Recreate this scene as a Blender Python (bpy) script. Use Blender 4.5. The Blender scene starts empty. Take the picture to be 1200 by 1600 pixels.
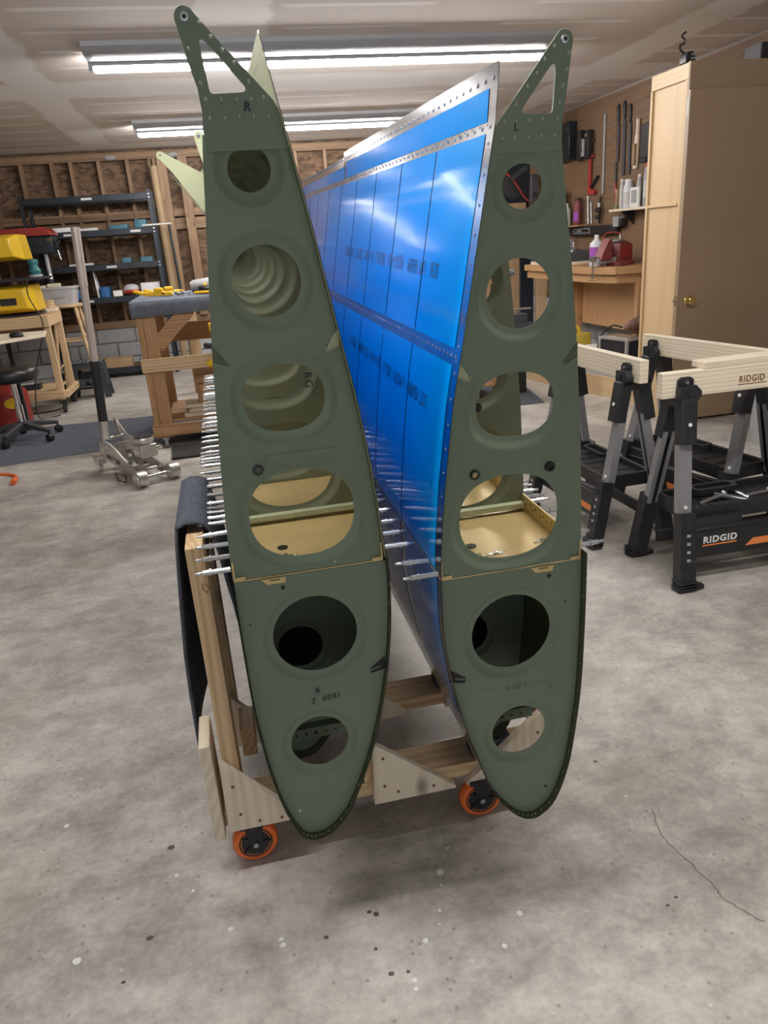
import bpy, math, random
from mathutils import Vector, Matrix, Euler
from mathutils.geometry import tessellate_polygon
random.seed(7)
SC = bpy.context.scene
COL = SC.collection

# ------------------------------------------------------------------ camera
PITCH, ROLL, YAW = math.radians(20.2), math.radians(4.2), math.radians(10.9)
fwd = Vector((math.sin(YAW)*math.cos(PITCH), math.cos(YAW)*math.cos(PITCH), -math.sin(PITCH)))
rt0 = Vector((math.cos(YAW), -math.sin(YAW), 0)); up0 = rt0.cross(fwd)
rt = math.cos(ROLL)*rt0 - math.sin(ROLL)*up0
up = math.sin(ROLL)*rt0 + math.cos(ROLL)*up0
cam = bpy.data.cameras.new('camera'); camo = bpy.data.objects.new('camera', cam); COL.objects.link(camo)
cam.sensor_fit = 'VERTICAL'; cam.sensor_height = 24.0; cam.lens = 1155/1600*24.0; cam.clip_start = 0.02
camo.matrix_world = Matrix(((rt.x, up.x, -fwd.x, 0), (rt.y, up.y, -fwd.y, 0), (rt.z, up.z, -fwd.z, 1.3), (0, 0, 0, 1)))
SC.camera = camo

# ------------------------------------------------------------------ world, exposure (the tubes' own light is set in light_fixture())
TUBE_STRENGTH = 165.0
NEAR_TUBE_STRENGTH = 150.0
wd = bpy.data.worlds.new('world'); SC.world = wd; wd.use_nodes = True
wd.node_tree.nodes['Background'].inputs[0].default_value = (0.9, 0.95, 1.0, 1)
wd.node_tree.nodes['Background'].inputs[1].default_value = 0.9
vs = SC.view_settings
vs.view_transform = 'Standard'; vs.look = 'None'; vs.exposure = -0.2; vs.gamma = 1.0; vs.use_curve_mapping = False
SC.cycles.max_bounces = 10; SC.cycles.diffuse_bounces = 6
SC.cycles.sample_clamp_indirect = 6.0
SC.cycles.use_denoising = True

# ------------------------------------------------------------------ materials
class NT:
    def __init__(s, name):
        s.m = bpy.data.materials.new(name); s.m.use_nodes = True
        s.t = s.m.node_tree; s.b = s.t.nodes['Principled BSDF']
        s.tc = s.t.nodes.new('ShaderNodeTexCoord').outputs['Object']
    def n(s, typ, **kw):
        k = s.t.nodes.new('ShaderNode'+typ)
        for a, v in kw.items():
            if a.startswith('i_'):
                key = a[2:]
                key = int(key) if key.isdigit() else key.replace('_', ' ')
                if hasattr(v, 'is_linked'): s.t.links.new(v, k.inputs[key])
                else: k.inputs[key].default_value = v
            else: setattr(k, a, v)
        return k
    def math(s, op, a, b=0.0, c=None):
        k = s.t.nodes.new('ShaderNodeMath'); k.operation = op
        for i, v in enumerate((a, b, c)):
            if v is None: continue
            if hasattr(v, 'is_linked'): s.t.links.new(v, k.inputs[i])
            else: k.inputs[i].default_value = v
        return k.outputs[0]
    def mapv(s, scale=(1, 1, 1), loc=(0, 0, 0), rot=(0, 0, 0)):
        k = s.t.nodes.new('ShaderNodeMapping'); s.t.links.new(s.tc, k.inputs[0])
        k.inputs['Scale'].default_value = scale; k.inputs['Location'].default_value = loc; k.inputs['Rotation'].default_value = rot
        return k.outputs[0]
    def noise(s, vec, scale, detail=3.0, rough=0.55, dist=0.0):
        k = s.n('TexNoise', i_Vector=vec, i_Scale=scale, i_Detail=detail, i_Roughness=rough, i_Distortion=dist)
        return k.outputs['Fac']
    def ramp(s, fac, stops):
        k = s.t.nodes.new('ShaderNodeValToRGB'); s.t.links.new(fac, k.inputs[0])
        e = k.color_ramp.elements
        while len(e) < len(stops): e.new(0.5)
        for i, (p, c) in enumerate(stops):
            e[i].position = p; e[i].color = (c[0], c[1], c[2], 1) if hasattr(c, '__len__') else (c, c, c, 1)
        return k.outputs[0]
    def mix(s, fac, a, b, blend='MIX'):
        k = s.t.nodes.new('ShaderNodeMix'); k.data_type = 'RGBA'; k.blend_type = blend
        for i, v in ((0, fac), (6, a), (7, b)):
            if hasattr(v, 'is_linked'): s.t.links.new(v, k.inputs[i])
            else: k.inputs[i].default_value = (v if i == 0 else (v[0], v[1], v[2], 1))
        return k.outputs[2]
    def bump(s, h, strength=0.3, dist=0.01):
        k = s.n('Bump', i_Height=h, i_Strength=strength, i_Distance=dist)
        s.t.links.new(k.outputs[0], s.b.inputs['Normal'])
    def set(s, **kw):
        for a, v in kw.items():
            key = a.replace('_', ' ')
            if hasattr(v, 'is_linked'): s.t.links.new(v, s.b.inputs[key])
            else:
                if isinstance(v, tuple) and len(v) == 3: v = (*v, 1)
                s.b.inputs[key].default_value = v
        return s

def plain(name, col, rough=0.5, metal=0.0, var=0.12, scale=9.0, bump=0.0, spec=0.5, bscale=60.0):
    k = NT(name)
    f = k.noise(k.mapv(), scale, 4)
    lo = tuple(c*(1-var) for c in col); hi = tuple(min(1, c*(1+var)) for c in col)
    k.set(Base_Color=k.ramp(f, [(0.3, lo), (0.7, hi)]), Roughness=rough, Metallic=metal, Specular_IOR_Level=spec)
    if bump: k.bump(k.noise(k.mapv(), bscale, 3), bump, 0.004)
    return k.m

def wood(name, axis, c1, c2, rough=0.6, knots=True, s=1.0):
    k = NT(name)
    sc = [9.0*s, 9.0*s, 9.0*s]; sc['xyz'.index(axis)] = 0.7*s
    f = k.noise(k.mapv(tuple(sc)), 3.0, 5, 0.6, 0.8)
    w = k.n('TexWave', i_Vector=k.mapv(tuple(sc)), i_Scale=2.2, i_Distortion=5.0, i_Detail=2.0, i_Detail_Scale=1.2)
    w.wave_type = 'RINGS'; w.rings_direction = axis.upper()
    g = k.math('MULTIPLY_ADD', w.outputs['Fac'], 0.45, k.math('MULTIPLY', f, 0.6))
    col = k.ramp(g, [(0.2, c1), (0.75, c2)])
    if knots:
        kn = [4.0, 4.0, 4.0]; kn['xyz'.index(axis)] = 2.0
        v = k.n('TexVoronoi', i_Vector=k.mapv(tuple(kn)), i_Scale=1.4)
        col = k.mix(k.ramp(v.outputs['Distance'], [(0.03, 0.75), (0.10, 0.0)]), col, tuple(c*0.3 for c in c1))
    k.set(Base_Color=col, Roughness=rough)
    k.bump(g, 0.12, 0.003)
    return k.m

MT = {}
def W3(key, c1, c2, **kw):
    for a in 'xyz': MT[key+a] = wood(key+'_wood_'+a, a, c1, c2, **kw)
W3('pine', (0.50, 0.33, 0.17), (0.68, 0.50, 0.30))
W3('white', (0.66, 0.56, 0.42), (0.82, 0.73, 0.58), knots=False)
W3('gusset', (0.64, 0.54, 0.41), (0.76, 0.67, 0.53), s=0.7)
W3('fir', (0.34, 0.18, 0.08), (0.52, 0.31, 0.15))
W3('stud', (0.14, 0.08, 0.04), (0.22, 0.135, 0.072))
W3('birch', (0.58, 0.41, 0.23), (0.63, 0.455, 0.265), knots=False, s=0.5, rough=0.5)
MT['metal'] = plain('bare_aluminum', (0.50, 0.51, 0.53), 0.16, 1.0, 0.08, 14)
MT['jackmetal'] = plain('brushed_aluminum', (0.66, 0.64, 0.61), 0.32, 0.85, 0.08, 14)
MT['steel'] = plain('plated_steel', (0.50, 0.52, 0.54), 0.26, 0.9, 0.06, 30)
MT['chrome'] = plain('chrome', (0.8, 0.8, 0.8), 0.08, 1.0, 0.02, 5)
MT['primer'] = plain('shaded_primer', (0.165, 0.212, 0.15), 0.42, 0.0, 0.05, 5, spec=0.35)  # same primer as the lit tone, with the end ribs' shade in its colour
MT['primershade'] = plain('shaded_primer_skin', (0.10, 0.115, 0.07), 0.5, 0.0, 0.08, 5, spec=0.3)  # darker copy of that primer, shade inside the skin put into its colour
MT['primerlit'] = plain('lit_primer', (0.40, 0.435, 0.28), 0.5, 0.0, 0.05, 5, spec=0.3)  # lit tone of the one green primer
MT['primerolive'] = plain('olive_primer', (0.15, 0.165, 0.105), 0.5, 0.0, 0.06, 5, spec=0.3)  # same primer again, the inner bays' light level in its colour
MT['gold'] = plain('gold_alodine', (0.62, 0.47, 0.22), 0.4, 0.35, 0.12, 7)
MT['black'] = plain('black_plastic', (0.014, 0.015, 0.018), 0.45, 0.0, 0.2, 20, 0.15)
MT['dark'] = plain('dark_rubber', (0.02, 0.02, 0.022), 0.7, 0.0, 0.2, 20)
MT['shelfblack'] = plain('black_powder_coat', (0.012, 0.018, 0.026), 0.35, 0.1, 0.2, 8)
MT['orange'] = plain('orange_polyurethane', (0.80, 0.16, 0.03), 0.35, 0.0, 0.06, 12)
MT['orangep'] = plain('orange_paint', (0.82, 0.25, 0.06), 0.5, 0.0, 0.04, 12)
MT['white'] = plain('white_paint', (0.80, 0.80, 0.78), 0.5, 0.0, 0.03, 12)
MT['label'] = plain('paper_label', (0.58, 0.58, 0.56), 0.7, 0.0, 0.05, 40)
MT['paper'] = plain('paper', (0.75, 0.76, 0.80), 0.8, 0.0, 0.04, 20)
MT['greyal'] = plain('grey_anodised_leg', (0.33, 0.34, 0.36), 0.38, 0.55, 0.06, 6)
MT['yellow'] = plain('yellow_enamel', (0.74, 0.47, 0.02), 0.32, 0.0, 0.06, 5)
MT['dyellow'] = plain('tool_yellow', (0.80, 0.46, 0.01), 0.45, 0.0, 0.06, 5)
MT['red'] = plain('red_enamel', (0.26, 0.025, 0.02), 0.35, 0.0, 0.12, 5)
MT['redp'] = plain('red_plastic', (0.38, 0.035, 0.028), 0.4, 0.0, 0.1, 5)
MT['purple'] = plain('purple_label', (0.34, 0.08, 0.42), 0.6, 0.0, 0.1, 30)
MT['teal'] = plain('teal_plastic', (0.02, 0.14, 0.155), 0.4, 0.0, 0.1, 10)
MT['blue'] = plain('blue_plastic', (0.02, 0.10, 0.28), 0.4, 0.0, 0.15, 10)
MT['cyan'] = plain('faded_blue_plastic', (0.035, 0.12, 0.18), 0.5, 0.0, 0.15, 10)
MT['lime'] = plain('green_sticky_note', (0.30, 0.75, 0.05), 0.7, 0.0, 0.05, 10)
MT['green'] = plain('green_tape', (0.05, 0.22, 0.05), 0.5, 0.0, 0.05, 10)
MT['grey'] = plain('grey_plastic', (0.36, 0.37, 0.38), 0.5, 0.0, 0.06, 10)
MT['clearbin'] = plain('clouded_plastic', (0.48, 0.48, 0.50), 0.3, 0.0, 0.08, 12)
MT['card'] = plain('cardboard', (0.36, 0.24, 0.13), 0.8, 0.0, 0.08, 10)
MT['brass'] = plain('polished_brass', (0.75, 0.58, 0.22), 0.12, 1.0, 0.04, 8)
MT['bottle'] = plain('white_translucent_plastic', (0.70, 0.72, 0.78), 0.35, 0.0, 0.03, 8)
MT['ink'] = plain('marker_ink', (0.015, 0.02, 0.035), 0.6, 0.0, 0.1, 8)
MT['inkfaint'] = plain('faint_marker_ink', (0.16, 0.19, 0.15), 0.6, 0.0, 0.1, 8)
MT['print'] = plain('printed_ink', (0.01, 0.015, 0.07), 0.4, 0.0, 0.1, 8)
MT['burnt'] = plain('burnt_brand', (0.16, 0.07, 0.02), 0.8, 0.0, 0.1, 8)
MT['fixture'] = plain('fixture_enamel', (0.30, 0.31, 0.33), 0.4, 0.0, 0.04, 6)
MT['pipe'] = plain('tan_tube', (0.30, 0.21, 0.12), 0.7, 0.0, 0.1, 6)
MT['skinworn'] = plain('pinkish_worn_tube', (0.60, 0.52, 0.48), 0.35, 0.4, 0.05, 6)
MT['stain'] = plain('paint_drip', (0.72, 0.73, 0.73), 0.6, 0.0, 0.05, 60)
MT['chip'] = plain('dark_stain', (0.09, 0.075, 0.065), 0.7, 0.0, 0.2, 60)
MT['crack'] = plain('crack', (0.14, 0.12, 0.10), 0.9, 0.0, 0.2, 60)
MT['handskin'] = plain('rubber_glove', (0.16, 0.08, 0.06), 0.6, 0.0, 0.15, 10)

def m_film():
    k = NT('blue_protective_film')
    f = k.noise(k.mapv((1, 1, 1)), 2.2, 4, 0.6, 0.6)
    k.set(Base_Color=k.ramp(f, [(0.35, (0.0, 0.275, 0.72)), (0.62, (0.0, 0.31, 0.77)), (0.75, (0.01, 0.35, 0.80))]),
          Roughness=k.ramp(k.noise(k.mapv(), 5.0, 3), [(0.3, 0.06), (0.7, 0.12)]), Specular_IOR_Level=0.42)
    h = k.noise(k.mapv((1, 0.7, 0.8)), 7.0, 2, 0.4, 0.3)
    k.bump(h, 0.07, 0.01); return k.m
MT['film'] = m_film()
def m_nosefilm():
    k = NT('shaded_blue_film')  # same blue film, the nose's shade put into its colour
    f = k.noise(k.mapv((1, 1, 1)), 4.0, 3, 0.6, 0.6)
    k.set(Base_Color=k.ramp(f, [(0.3, (0.012, 0.10, 0.34)), (0.7, (0.02, 0.17, 0.50))]), Roughness=0.14, Specular_IOR_Level=0.7)
    k.bump(k.noise(k.mapv(), 9.0, 2), 0.12, 0.01); return k.m
MT['nosefilm'] = m_nosefilm()

def m_felt(name, c):
    k = NT(name)
    f = k.noise(k.mapv(), 220, 3); g = k.noise(k.mapv(), 14, 4)
    k.set(Base_Color=k.ramp(k.math('MULTIPLY_ADD', f, 0.6, k.math('MULTIPLY', g, 0.4)), [(0.3, tuple(x*0.55 for x in c)), (0.7, tuple(x*1.35 for x in c))]), Roughness=0.95, Specular_IOR_Level=0.1)
    k.bump(f, 0.6, 0.004); return k.m
MT['felt'] = m_felt('charcoal_felt', (0.085, 0.098, 0.125))
MT['benchfelt'] = m_felt('grey_blue_felt', (0.18, 0.20, 0.245))
MT['mat'] = m_felt('grey_blue_carpet', (0.13, 0.145, 0.18))

def m_floor():
    k = NT('polished_concrete')
    a = k.noise(k.mapv(), 1.3, 6, 0.62, 0.1); b = k.noise(k.mapv((1, 1.3, 1)), 8.0, 7, 0.72, 0.15); c = k.noise(k.mapv(), 60, 4, 0.7)
    f = k.math('ADD', k.math('MULTIPLY', a, 0.46), k.math('ADD', k.math('MULTIPLY', b, 0.40), k.math('MULTIPLY', c, 0.14)))
    col = k.ramp(f, [(0.39, (0.25, 0.235, 0.21)), (0.46, (0.35, 0.33, 0.30)), (0.52, (0.46, 0.435, 0.40)), (0.60, (0.61, 0.585, 0.54))])
    br = k.noise(k.mapv(), 1.7, 3, 0.6)
    col = k.mix(k.ramp(br, [(0.54, 0.0), (0.72, 0.4)]), col, (0.30, 0.24, 0.19))
    v = k.n('TexVoronoi', i_Vector=k.mapv(), i_Scale=26.0)
    col = k.mix(k.ramp(v.outputs['Distance'], [(0.07, 0.55), (0.13, 0.0)]), col, (0.17, 0.145, 0.12))
    v2 = k.n('TexVoronoi', i_Vector=k.mapv((1, 1, 1), (3.3, 1.7, 0)), i_Scale=11.0)
    col = k.mix(k.ramp(v2.outputs['Distance'], [(0.03, 0.7), (0.06, 0.0)]), col, (0.60, 0.59, 0.56))
    k.set(Base_Color=col, Roughness=k.ramp(b, [(0.3, 0.34), (0.7, 0.6)]), Specular_IOR_Level=0.45)
    k.bump(k.math('ADD', b, k.math('MULTIPLY', c, 0.4)), 0.10, 0.004); return k.m
MT['floor'] = m_floor()

def m_ceiling():
    k = NT('taped_drywall')
    sp = k.n('SeparateXYZ', i_0=k.tc); X, Y = sp.outputs[0], sp.outputs[1]
    wob = k.math('MULTIPLY', k.math('SUBTRACT', k.noise(k.mapv((1, 1, 0.1)), 2.6, 4, 0.6), 0.5), 0.22)
    wob2 = k.math('MULTIPLY', k.math('SUBTRACT', k.noise(k.mapv((0.5, 6, 0.1)), 2.0, 3, 0.6), 0.5), 0.08)
    def band(v, c, w, soft, wb):
        d = k.math('ABSOLUTE', k.math('SUBTRACT', k.math('ADD', v, wb), c))
        mr = k.n('MapRange', i_0=d, i_1=w, i_2=w+soft, i_3=1.0, i_4=0.0); mr.interpolation_type = 'SMOOTHSTEP'
        return mr.outputs[0]
    m = None
    for c, w in ((-1.05, 0.13), (0.28, 0.16), (3.2, 0.15), (-3.5, 0.15)):
        b = band(X, c, w, 0.05, wob); m = b if m is None else k.math('MAXIMUM', m, b)
    for c, w in ((6.35, 0.24), (3.1, 0.22), (9.4, 0.2), (0.2, 0.2)):
        m = k.math('MAXIMUM', m, band(Y, c, w, 0.10, wob))
    # screw-row mud strips over the joists
    yy = k.math('PINGPONG', k.math('ADD', Y, 0.09), 0.205)
    st = k.n('MapRange', i_0=k.math('ADD', yy, k.math('MULTIPLY', wob2, 0.3)), i_1=0.022, i_2=0.034, i_3=1.0, i_4=0.0).outputs[0]
    xx = k.math('PINGPONG', k.math('ADD', X, 1.05), 0.665)
    gate = k.n('MapRange', i_0=k.math('ADD', xx, k.math('MULTIPLY', k.noise(k.mapv((0.2, 3.0, 0)), 2.0, 2), 0.25)), i_1=0.36, i_2=0.42, i_3=0.0, i_4=1.0).outputs[0]
    m = k.math('MAXIMUM', m, k.math('MULTIPLY', k.math('MULTIPLY', st, gate), 0.9))
    base = k.ramp(k.noise(k.mapv(), 1.5, 4), [(0.3, (0.62, 0.555, 0.50)), (0.7, (0.68, 0.61, 0.56))])
    k.set(Base_Color=k.mix(m, base, (0.84, 0.81, 0.78)), Roughness=0.85, Specular_IOR_Level=0.2)
    return k.m
MT['ceiling'] = m_ceiling()

def m_osb():
    k = NT('oriented_strand_board')
    v = k.n('TexVoronoi', i_Vector=k.mapv((1.0, 1.0, 2.2), rot=(0, 0.5, 0)), i_Scale=16.0)
    col = k.ramp(k.n('SeparateColor', i_0=v.outputs['Color']).outputs[0], [(0.1, (0.055, 0.03, 0.016)), (0.5, (0.10, 0.058, 0.032)), (0.9, (0.15, 0.09, 0.05))])
    k.set(Base_Color=col, Roughness=0.8); return k.m
MT['osb'] = m_osb()
MT['block'] = plain('concrete_block', (0.36, 0.37, 0.38), 0.9, 0.0, 0.10, 12, 0.5)
MT['joint'] = plain('mortar', (0.27, 0.28, 0.29), 0.95, 0.0, 0.10, 20, 0.4)
MT['wallpaint'] = plain('drywall_grey', (0.34, 0.29, 0.25), 0.8, 0.0, 0.06, 3)

def m_peg():
    k = NT('pegboard')
    sp = k.n('SeparateXYZ', i_0=k.tc)
    a = k.math('PINGPONG', sp.outputs[1], 0.0254); b = k.math('PINGPONG', sp.outputs[2], 0.0254)
    d = k.math('SQRT', k.math('ADD', k.math('MULTIPLY', a, a), k.math('MULTIPLY', b, b)))
    hole = k.n('MapRange', i_0=d, i_1=0.004, i_2=0.006, i_3=1.0, i_4=0.0).outputs[0]
    base = k.ramp(k.noise(k.mapv((1, 1, 8)), 3.0, 4), [(0.3, (0.17, 0.10, 0.055)), (0.7, (0.22, 0.135, 0.075))])
    k.set(Base_Color=k.mix(hole, base, (0.03, 0.02, 0.015)), Roughness=0.6); return k.m
MT['peg'] = m_peg()

def emit(name, col, st):
    k = NT(name)
    k.set(Base_Color=(0.9, 0.9, 0.9), Emission_Color=col, Emission_Strength=st); return k.m

# ------------------------------------------------------------------ geometry helpers
def cat(pts, n=4, closed=False):
    P = [Vector(p) for p in pts]; out = []
    N = len(P)
    for i in range(N if closed else N-1):
        g = lambda j: P[j % N] if closed else P[max(0, min(N-1, j))]
        p0, p1, p2, p3 = g(i-1), g(i), g(i+1), g(i+2)
        for s in range(n):
            t = s/n
            out.append(0.5*((2*p1)+(p2-p0)*t+(2*p0-5*p1+4*p2-p3)*t*t+(3*p1-p0-3*p2+p3)*t**3))
    if not closed: out.append(P[-1])
    return out

class MB:
    def __init__(s, off=(0, 0, 0)): s.v = []; s.f = []; s.off = Vector(off)
    def add(s, vs, fs):
        b = len(s.v); s.v += [Vector(v)-s.off for v in vs]; s.f += [[b+i for i in f] for f in fs]; return s
    def box(s, x0, y0, z0, x1, y1, z1):
        x0, x1 = sorted((x0, x1)); y0, y1 = sorted((y0, y1)); z0, z1 = sorted((z0, z1))
        return s.add([(x0, y0, z0), (x1, y0, z0), (x1, y1, z0), (x0, y1, z0), (x0, y0, z1), (x1, y0, z1), (x1, y1, z1), (x0, y1, z1)],
                     [(0, 3, 2, 1), (4, 5, 6, 7), (0, 1, 5, 4), (1, 2, 6, 5), (2, 3, 7, 6), (3, 0, 4, 7)])
    def bar(s, p0, p1, w, h, upv=(0, 0, 1), w1=None, h1=None):
        p0, p1 = Vector(p0), Vector(p1); d = (p1-p0).normalized(); u = Vector(upv)
        sd = d.cross(u)
        if sd.length < 1e-4: sd = d.cross(Vector((1, 0, 0)))
        sd.normalize(); u = sd.cross(d)
        w1 = w if w1 is None else w1; h1 = h if h1 is None else h1
        vs = [p0+sd*a*w/2+u*b*h/2 for a, b in ((-1, -1), (1, -1), (1, 1), (-1, 1))]+[p1+sd*a*w1/2+u*b*h1/2 for a, b in ((-1, -1), (1, -1), (1, 1), (-1, 1))]
        return s.add(vs, [(0, 1, 2, 3), (7, 6, 5, 4), (0, 4, 5, 1), (1, 5, 6, 2), (2, 6, 7, 3), (3, 7, 4, 0)])
    def cyl(s, p0, p1, r0, r1=None, n=16, caps=True):
        return s.revolve(p0, p1, [(r0, 0), (r0 if r1 is None else r1, 1)], n, caps)
    def revolve(s, p0, p1, prof, n=16, caps=True):       # prof: (radius, fraction along p0-p1)
        p0, p1 = Vector(p0), Vector(p1); d = p1-p0; q = d.normalized().to_track_quat('Z', 'Y').to_matrix()
        vs = []; fs = []
        for r, t in prof:
            c = p0+d*t
            for i in range(n):
                a = 2*math.pi*i/n; vs.append(c+q@Vector((math.cos(a)*r, math.sin(a)*r, 0)))
        for j in range(len(prof)-1):
            for i in range(n):
                k = (i+1) % n; fs.append((j*n+i, j*n+k, (j+1)*n+k, (j+1)*n+i))
        if caps: fs += [tuple(range(n))[::-1], tuple(range((len(prof)-1)*n, len(prof)*n))]
        return s.add(vs, fs)
    def tube(s, pts, r, n=8, closed=False):
        P = [Vector(p) for p in pts]; vs = []; fs = []; m = len(P); nrm = None
        for i, p in enumerate(P):
            a = P[(i-1) % m] if closed else P[max(0, i-1)]; b = P[(i+1) % m] if closed else P[min(m-1, i+1)]
            d = (b-a).normalized()
            if nrm is None:
                nrm = d.cross(Vector((0, 0, 1)));
                if nrm.length < 1e-3: nrm = d.cross(Vector((1, 0, 0)))
            nrm = (nrm-d*nrm.dot(d)).normalized(); bi = d.cross(nrm)
            rr = r[i] if hasattr(r, '__len__') else r
            vs += [p+(nrm*math.cos(2*math.pi*k/n)+bi*math.sin(2*math.pi*k/n))*rr for k in range(n)]
        for j in range(m if closed else m-1):
            for i in range(n):
                k = (i+1) % n; jj = (j+1) % m; fs.append((j*n+i, j*n+k, jj*n+k, jj*n+i))
        if not closed: fs += [tuple(range(n))[::-1], tuple(range((m-1)*n, m*n))]
        return s.add(vs, fs)
    def prism(s, loops, fn, d0, d1):                      # loops: outer then holes (2D); fn(u, v, d) -> xyz
        loops = [[(p[0], p[1]) for p in l] for l in loops]
        tri = tessellate_polygon([[Vector((p[0], p[1], 0)) for p in l] for l in loops])
        flat = [p for l in loops for p in l]; N = len(flat)
        vs = [fn(p[0], p[1], d0) for p in flat]+[fn(p[0], p[1], d1) for p in flat]
        fs = [tuple(t) for t in tri]+[tuple(N+i for i in reversed(t)) for t in tri]
        b = 0
        for l in loops:
            n = len(l)
            for i in range(n):
                k = (i+1) % n; fs.append((b+i, b+k, N+b+k, N+b+i))
            b += n
        return s.add(vs, fs)
    def sphere(s, c, r, n=12, m=8, sc=(1, 1, 1)):
        c = Vector(c); vs = []; fs = []
        for j in range(m+1):
            th = math.pi*j/m
            for i in range(n):
                a = 2*math.pi*i/n
                vs.append(c+Vector((math.sin(th)*math.cos(a)*r*sc[0], math.sin(th)*math.sin(a)*r*sc[1], math.cos(th)*r*sc[2])))
        for j in range(m):
            for i in range(n):
                k = (i+1) % n; fs.append((j*n+i, (j+1)*n+i, (j+1)*n+k, j*n+k))
        return s.add(vs, fs)
    def rbox(s, c, size, r, rotz=0.0, n=3):               # box with rounded vertical corners
        pts = rrect(size[0], size[1], r, n); cr, sr = math.cos(rotz), math.sin(rotz)
        return s.prism([[(c[0]+x*cr-y*sr, c[1]+x*sr+y*cr) for x, y in pts]], lambda u, v, d: (u, v, d), c[2]-size[2]/2, c[2]+size[2]/2)
    def build(s, name, mat, parent=None, bevel=0.0, smooth=0.6, solid=0.0, weld=False):
        me = bpy.data.meshes.new(name); me.from_pydata([tuple(v) for v in s.v], [], s.f); me.update()
        import bmesh
        bm = bmesh.new(); bm.from_mesh(me)
        if weld: bmesh.ops.remove_doubles(bm, verts=bm.verts, dist=1e-6)
        bmesh.ops.recalc_face_normals(bm, faces=bm.faces); bm.to_mesh(me); bm.free()
        me.materials.append(MT[mat] if isinstance(mat, str) else mat)
        if smooth: me.shade_smooth(); me.set_sharp_from_angle(angle=smooth)
        o = bpy.data.objects.new(name, me); COL.objects.link(o)
        if parent is not None: o.parent = parent
        if bevel:
            b = o.modifiers.new('bevel', 'BEVEL'); b.width = bevel; b.segments = 2; b.limit_method = 'ANGLE'; b.angle_limit = 0.7
        if solid:
            b = o.modifiers.new('solid', 'SOLIDIFY'); b.thickness = abs(solid); b.offset = 1 if solid > 0 else -1
        return o

def rrect(w, h, r, n=3):
    out = []
    for cx, cy, a0 in ((w/2-r, h/2-r, 0), (-w/2+r, h/2-r, 90), (-w/2+r, -h/2+r, 180), (w/2-r, -h/2+r, 270)):
        for i in range(n+1):
            a = math.radians(a0+90*i/n); out.append((cx+r*math.cos(a), cy+r*math.sin(a)))
    return out
def rpoly(pts, r, n=4):                                   # polygon with rounded corners
    out = []; N = len(pts)
    for i in range(N):
        p0, p, p1 = (Vector(pts[(i+d) % N]) for d in (-1, 0, 1)); a = (p0-p).normalized(); b = (p1-p).normalized()
        ang = a.angle(b); rr = r[i] if hasattr(r, '__len__') else r
        t = min(rr/math.tan(ang/2), 0.49*min((p0-p).length, (p1-p).length)) if rr else 0
        if not t: out.append((p.x, p.y)); continue
        A = p+a*t; B = p+b*t
        for j in range(n+1):
            s_ = j/n; q = A*(1-s_)**2+p*2*s_*(1-s_)+B*s_**2; out.append((q.x, q.y))
    return out
def circ(cx, cy, rx, rz=None, n=40):
    rz = rx if rz is None else rz
    return [(cx+rx*math.cos(2*math.pi*i/n), cy+rz*math.sin(2*math.pi*i/n)) for i in range(n)]
def obround(cx, cy, rx, rz, n=48):                        # circle of radius rx cut flat top and bottom, soft corners
    out = []
    for i in range(n):
        a = 2*math.pi*i/n; c, s_ = math.cos(a), math.sin(a); p = 2.35
        k = (abs(c)**p+abs(s_)**p)**(-1/p); out.append((cx+rx*k*c, cy+rz*k*s_))
    return out

def tag(o, label=None, cat_=None, group=None, kind=None):
    if label: o['label'] = label
    if cat_: o['category'] = cat_
    if group: o['group'] = group
    if kind: o['kind'] = kind
    return o
def thing(name, label, cat_, loc=(0, 0, 0), rotz=0.0, group=None):
    o = bpy.data.objects.new(name, None); COL.objects.link(o); o.empty_display_size = 0.05
    o.location = loc; o.rotation_euler = (0, 0, rotz)
    return tag(o, label, cat_, group)
def dup(root, loc=None, rot=None, label=None):
    r = root.copy(); COL.objects.link(r)
    if loc is not None: r.location = loc
    if rot is not None: r.rotation_euler = rot
    if label: r['label'] = label
    for ch in list(root.children):
        c = ch.copy(); COL.objects.link(c); c.parent = r
        for g in ch.children:
            d = g.copy(); COL.objects.link(d); d.parent = c
    return r
_txt = {}
def text(name, body, size, mat, parent, loc, xdir, updir, bold=0.0, extrude=0.0004, sx=1.0, align='LEFT'):
    cu = bpy.data.curves.new(name, 'FONT'); cu.body = body; cu.size = size; cu.offset = bold; cu.extrude = extrude; cu.align_x = align; cu.resolution_u = 3; cu.space_character = 1.15
    o = bpy.data.objects.new(name, cu); COL.objects.link(o); bpy.context.view_layer.update()
    me = bpy.data.meshes.new_from_object(o.evaluated_get(bpy.context.evaluated_depsgraph_get())); bpy.data.objects.remove(o); bpy.data.curves.remove(cu)
    me.materials.clear(); me.materials.append(MT[mat])
    x = Vector(xdir).normalized(); u = Vector(updir).normalized(); nz = x.cross(u)
    for v in me.vertices:
        c = v.co.copy(); v.co = Vector(loc)+x*c.x*sx+u*c.y+nz*c.z
    o = bpy.data.objects.new(name, me); COL.objects.link(o)
    if parent is not None: o.parent = parent
    return o

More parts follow.
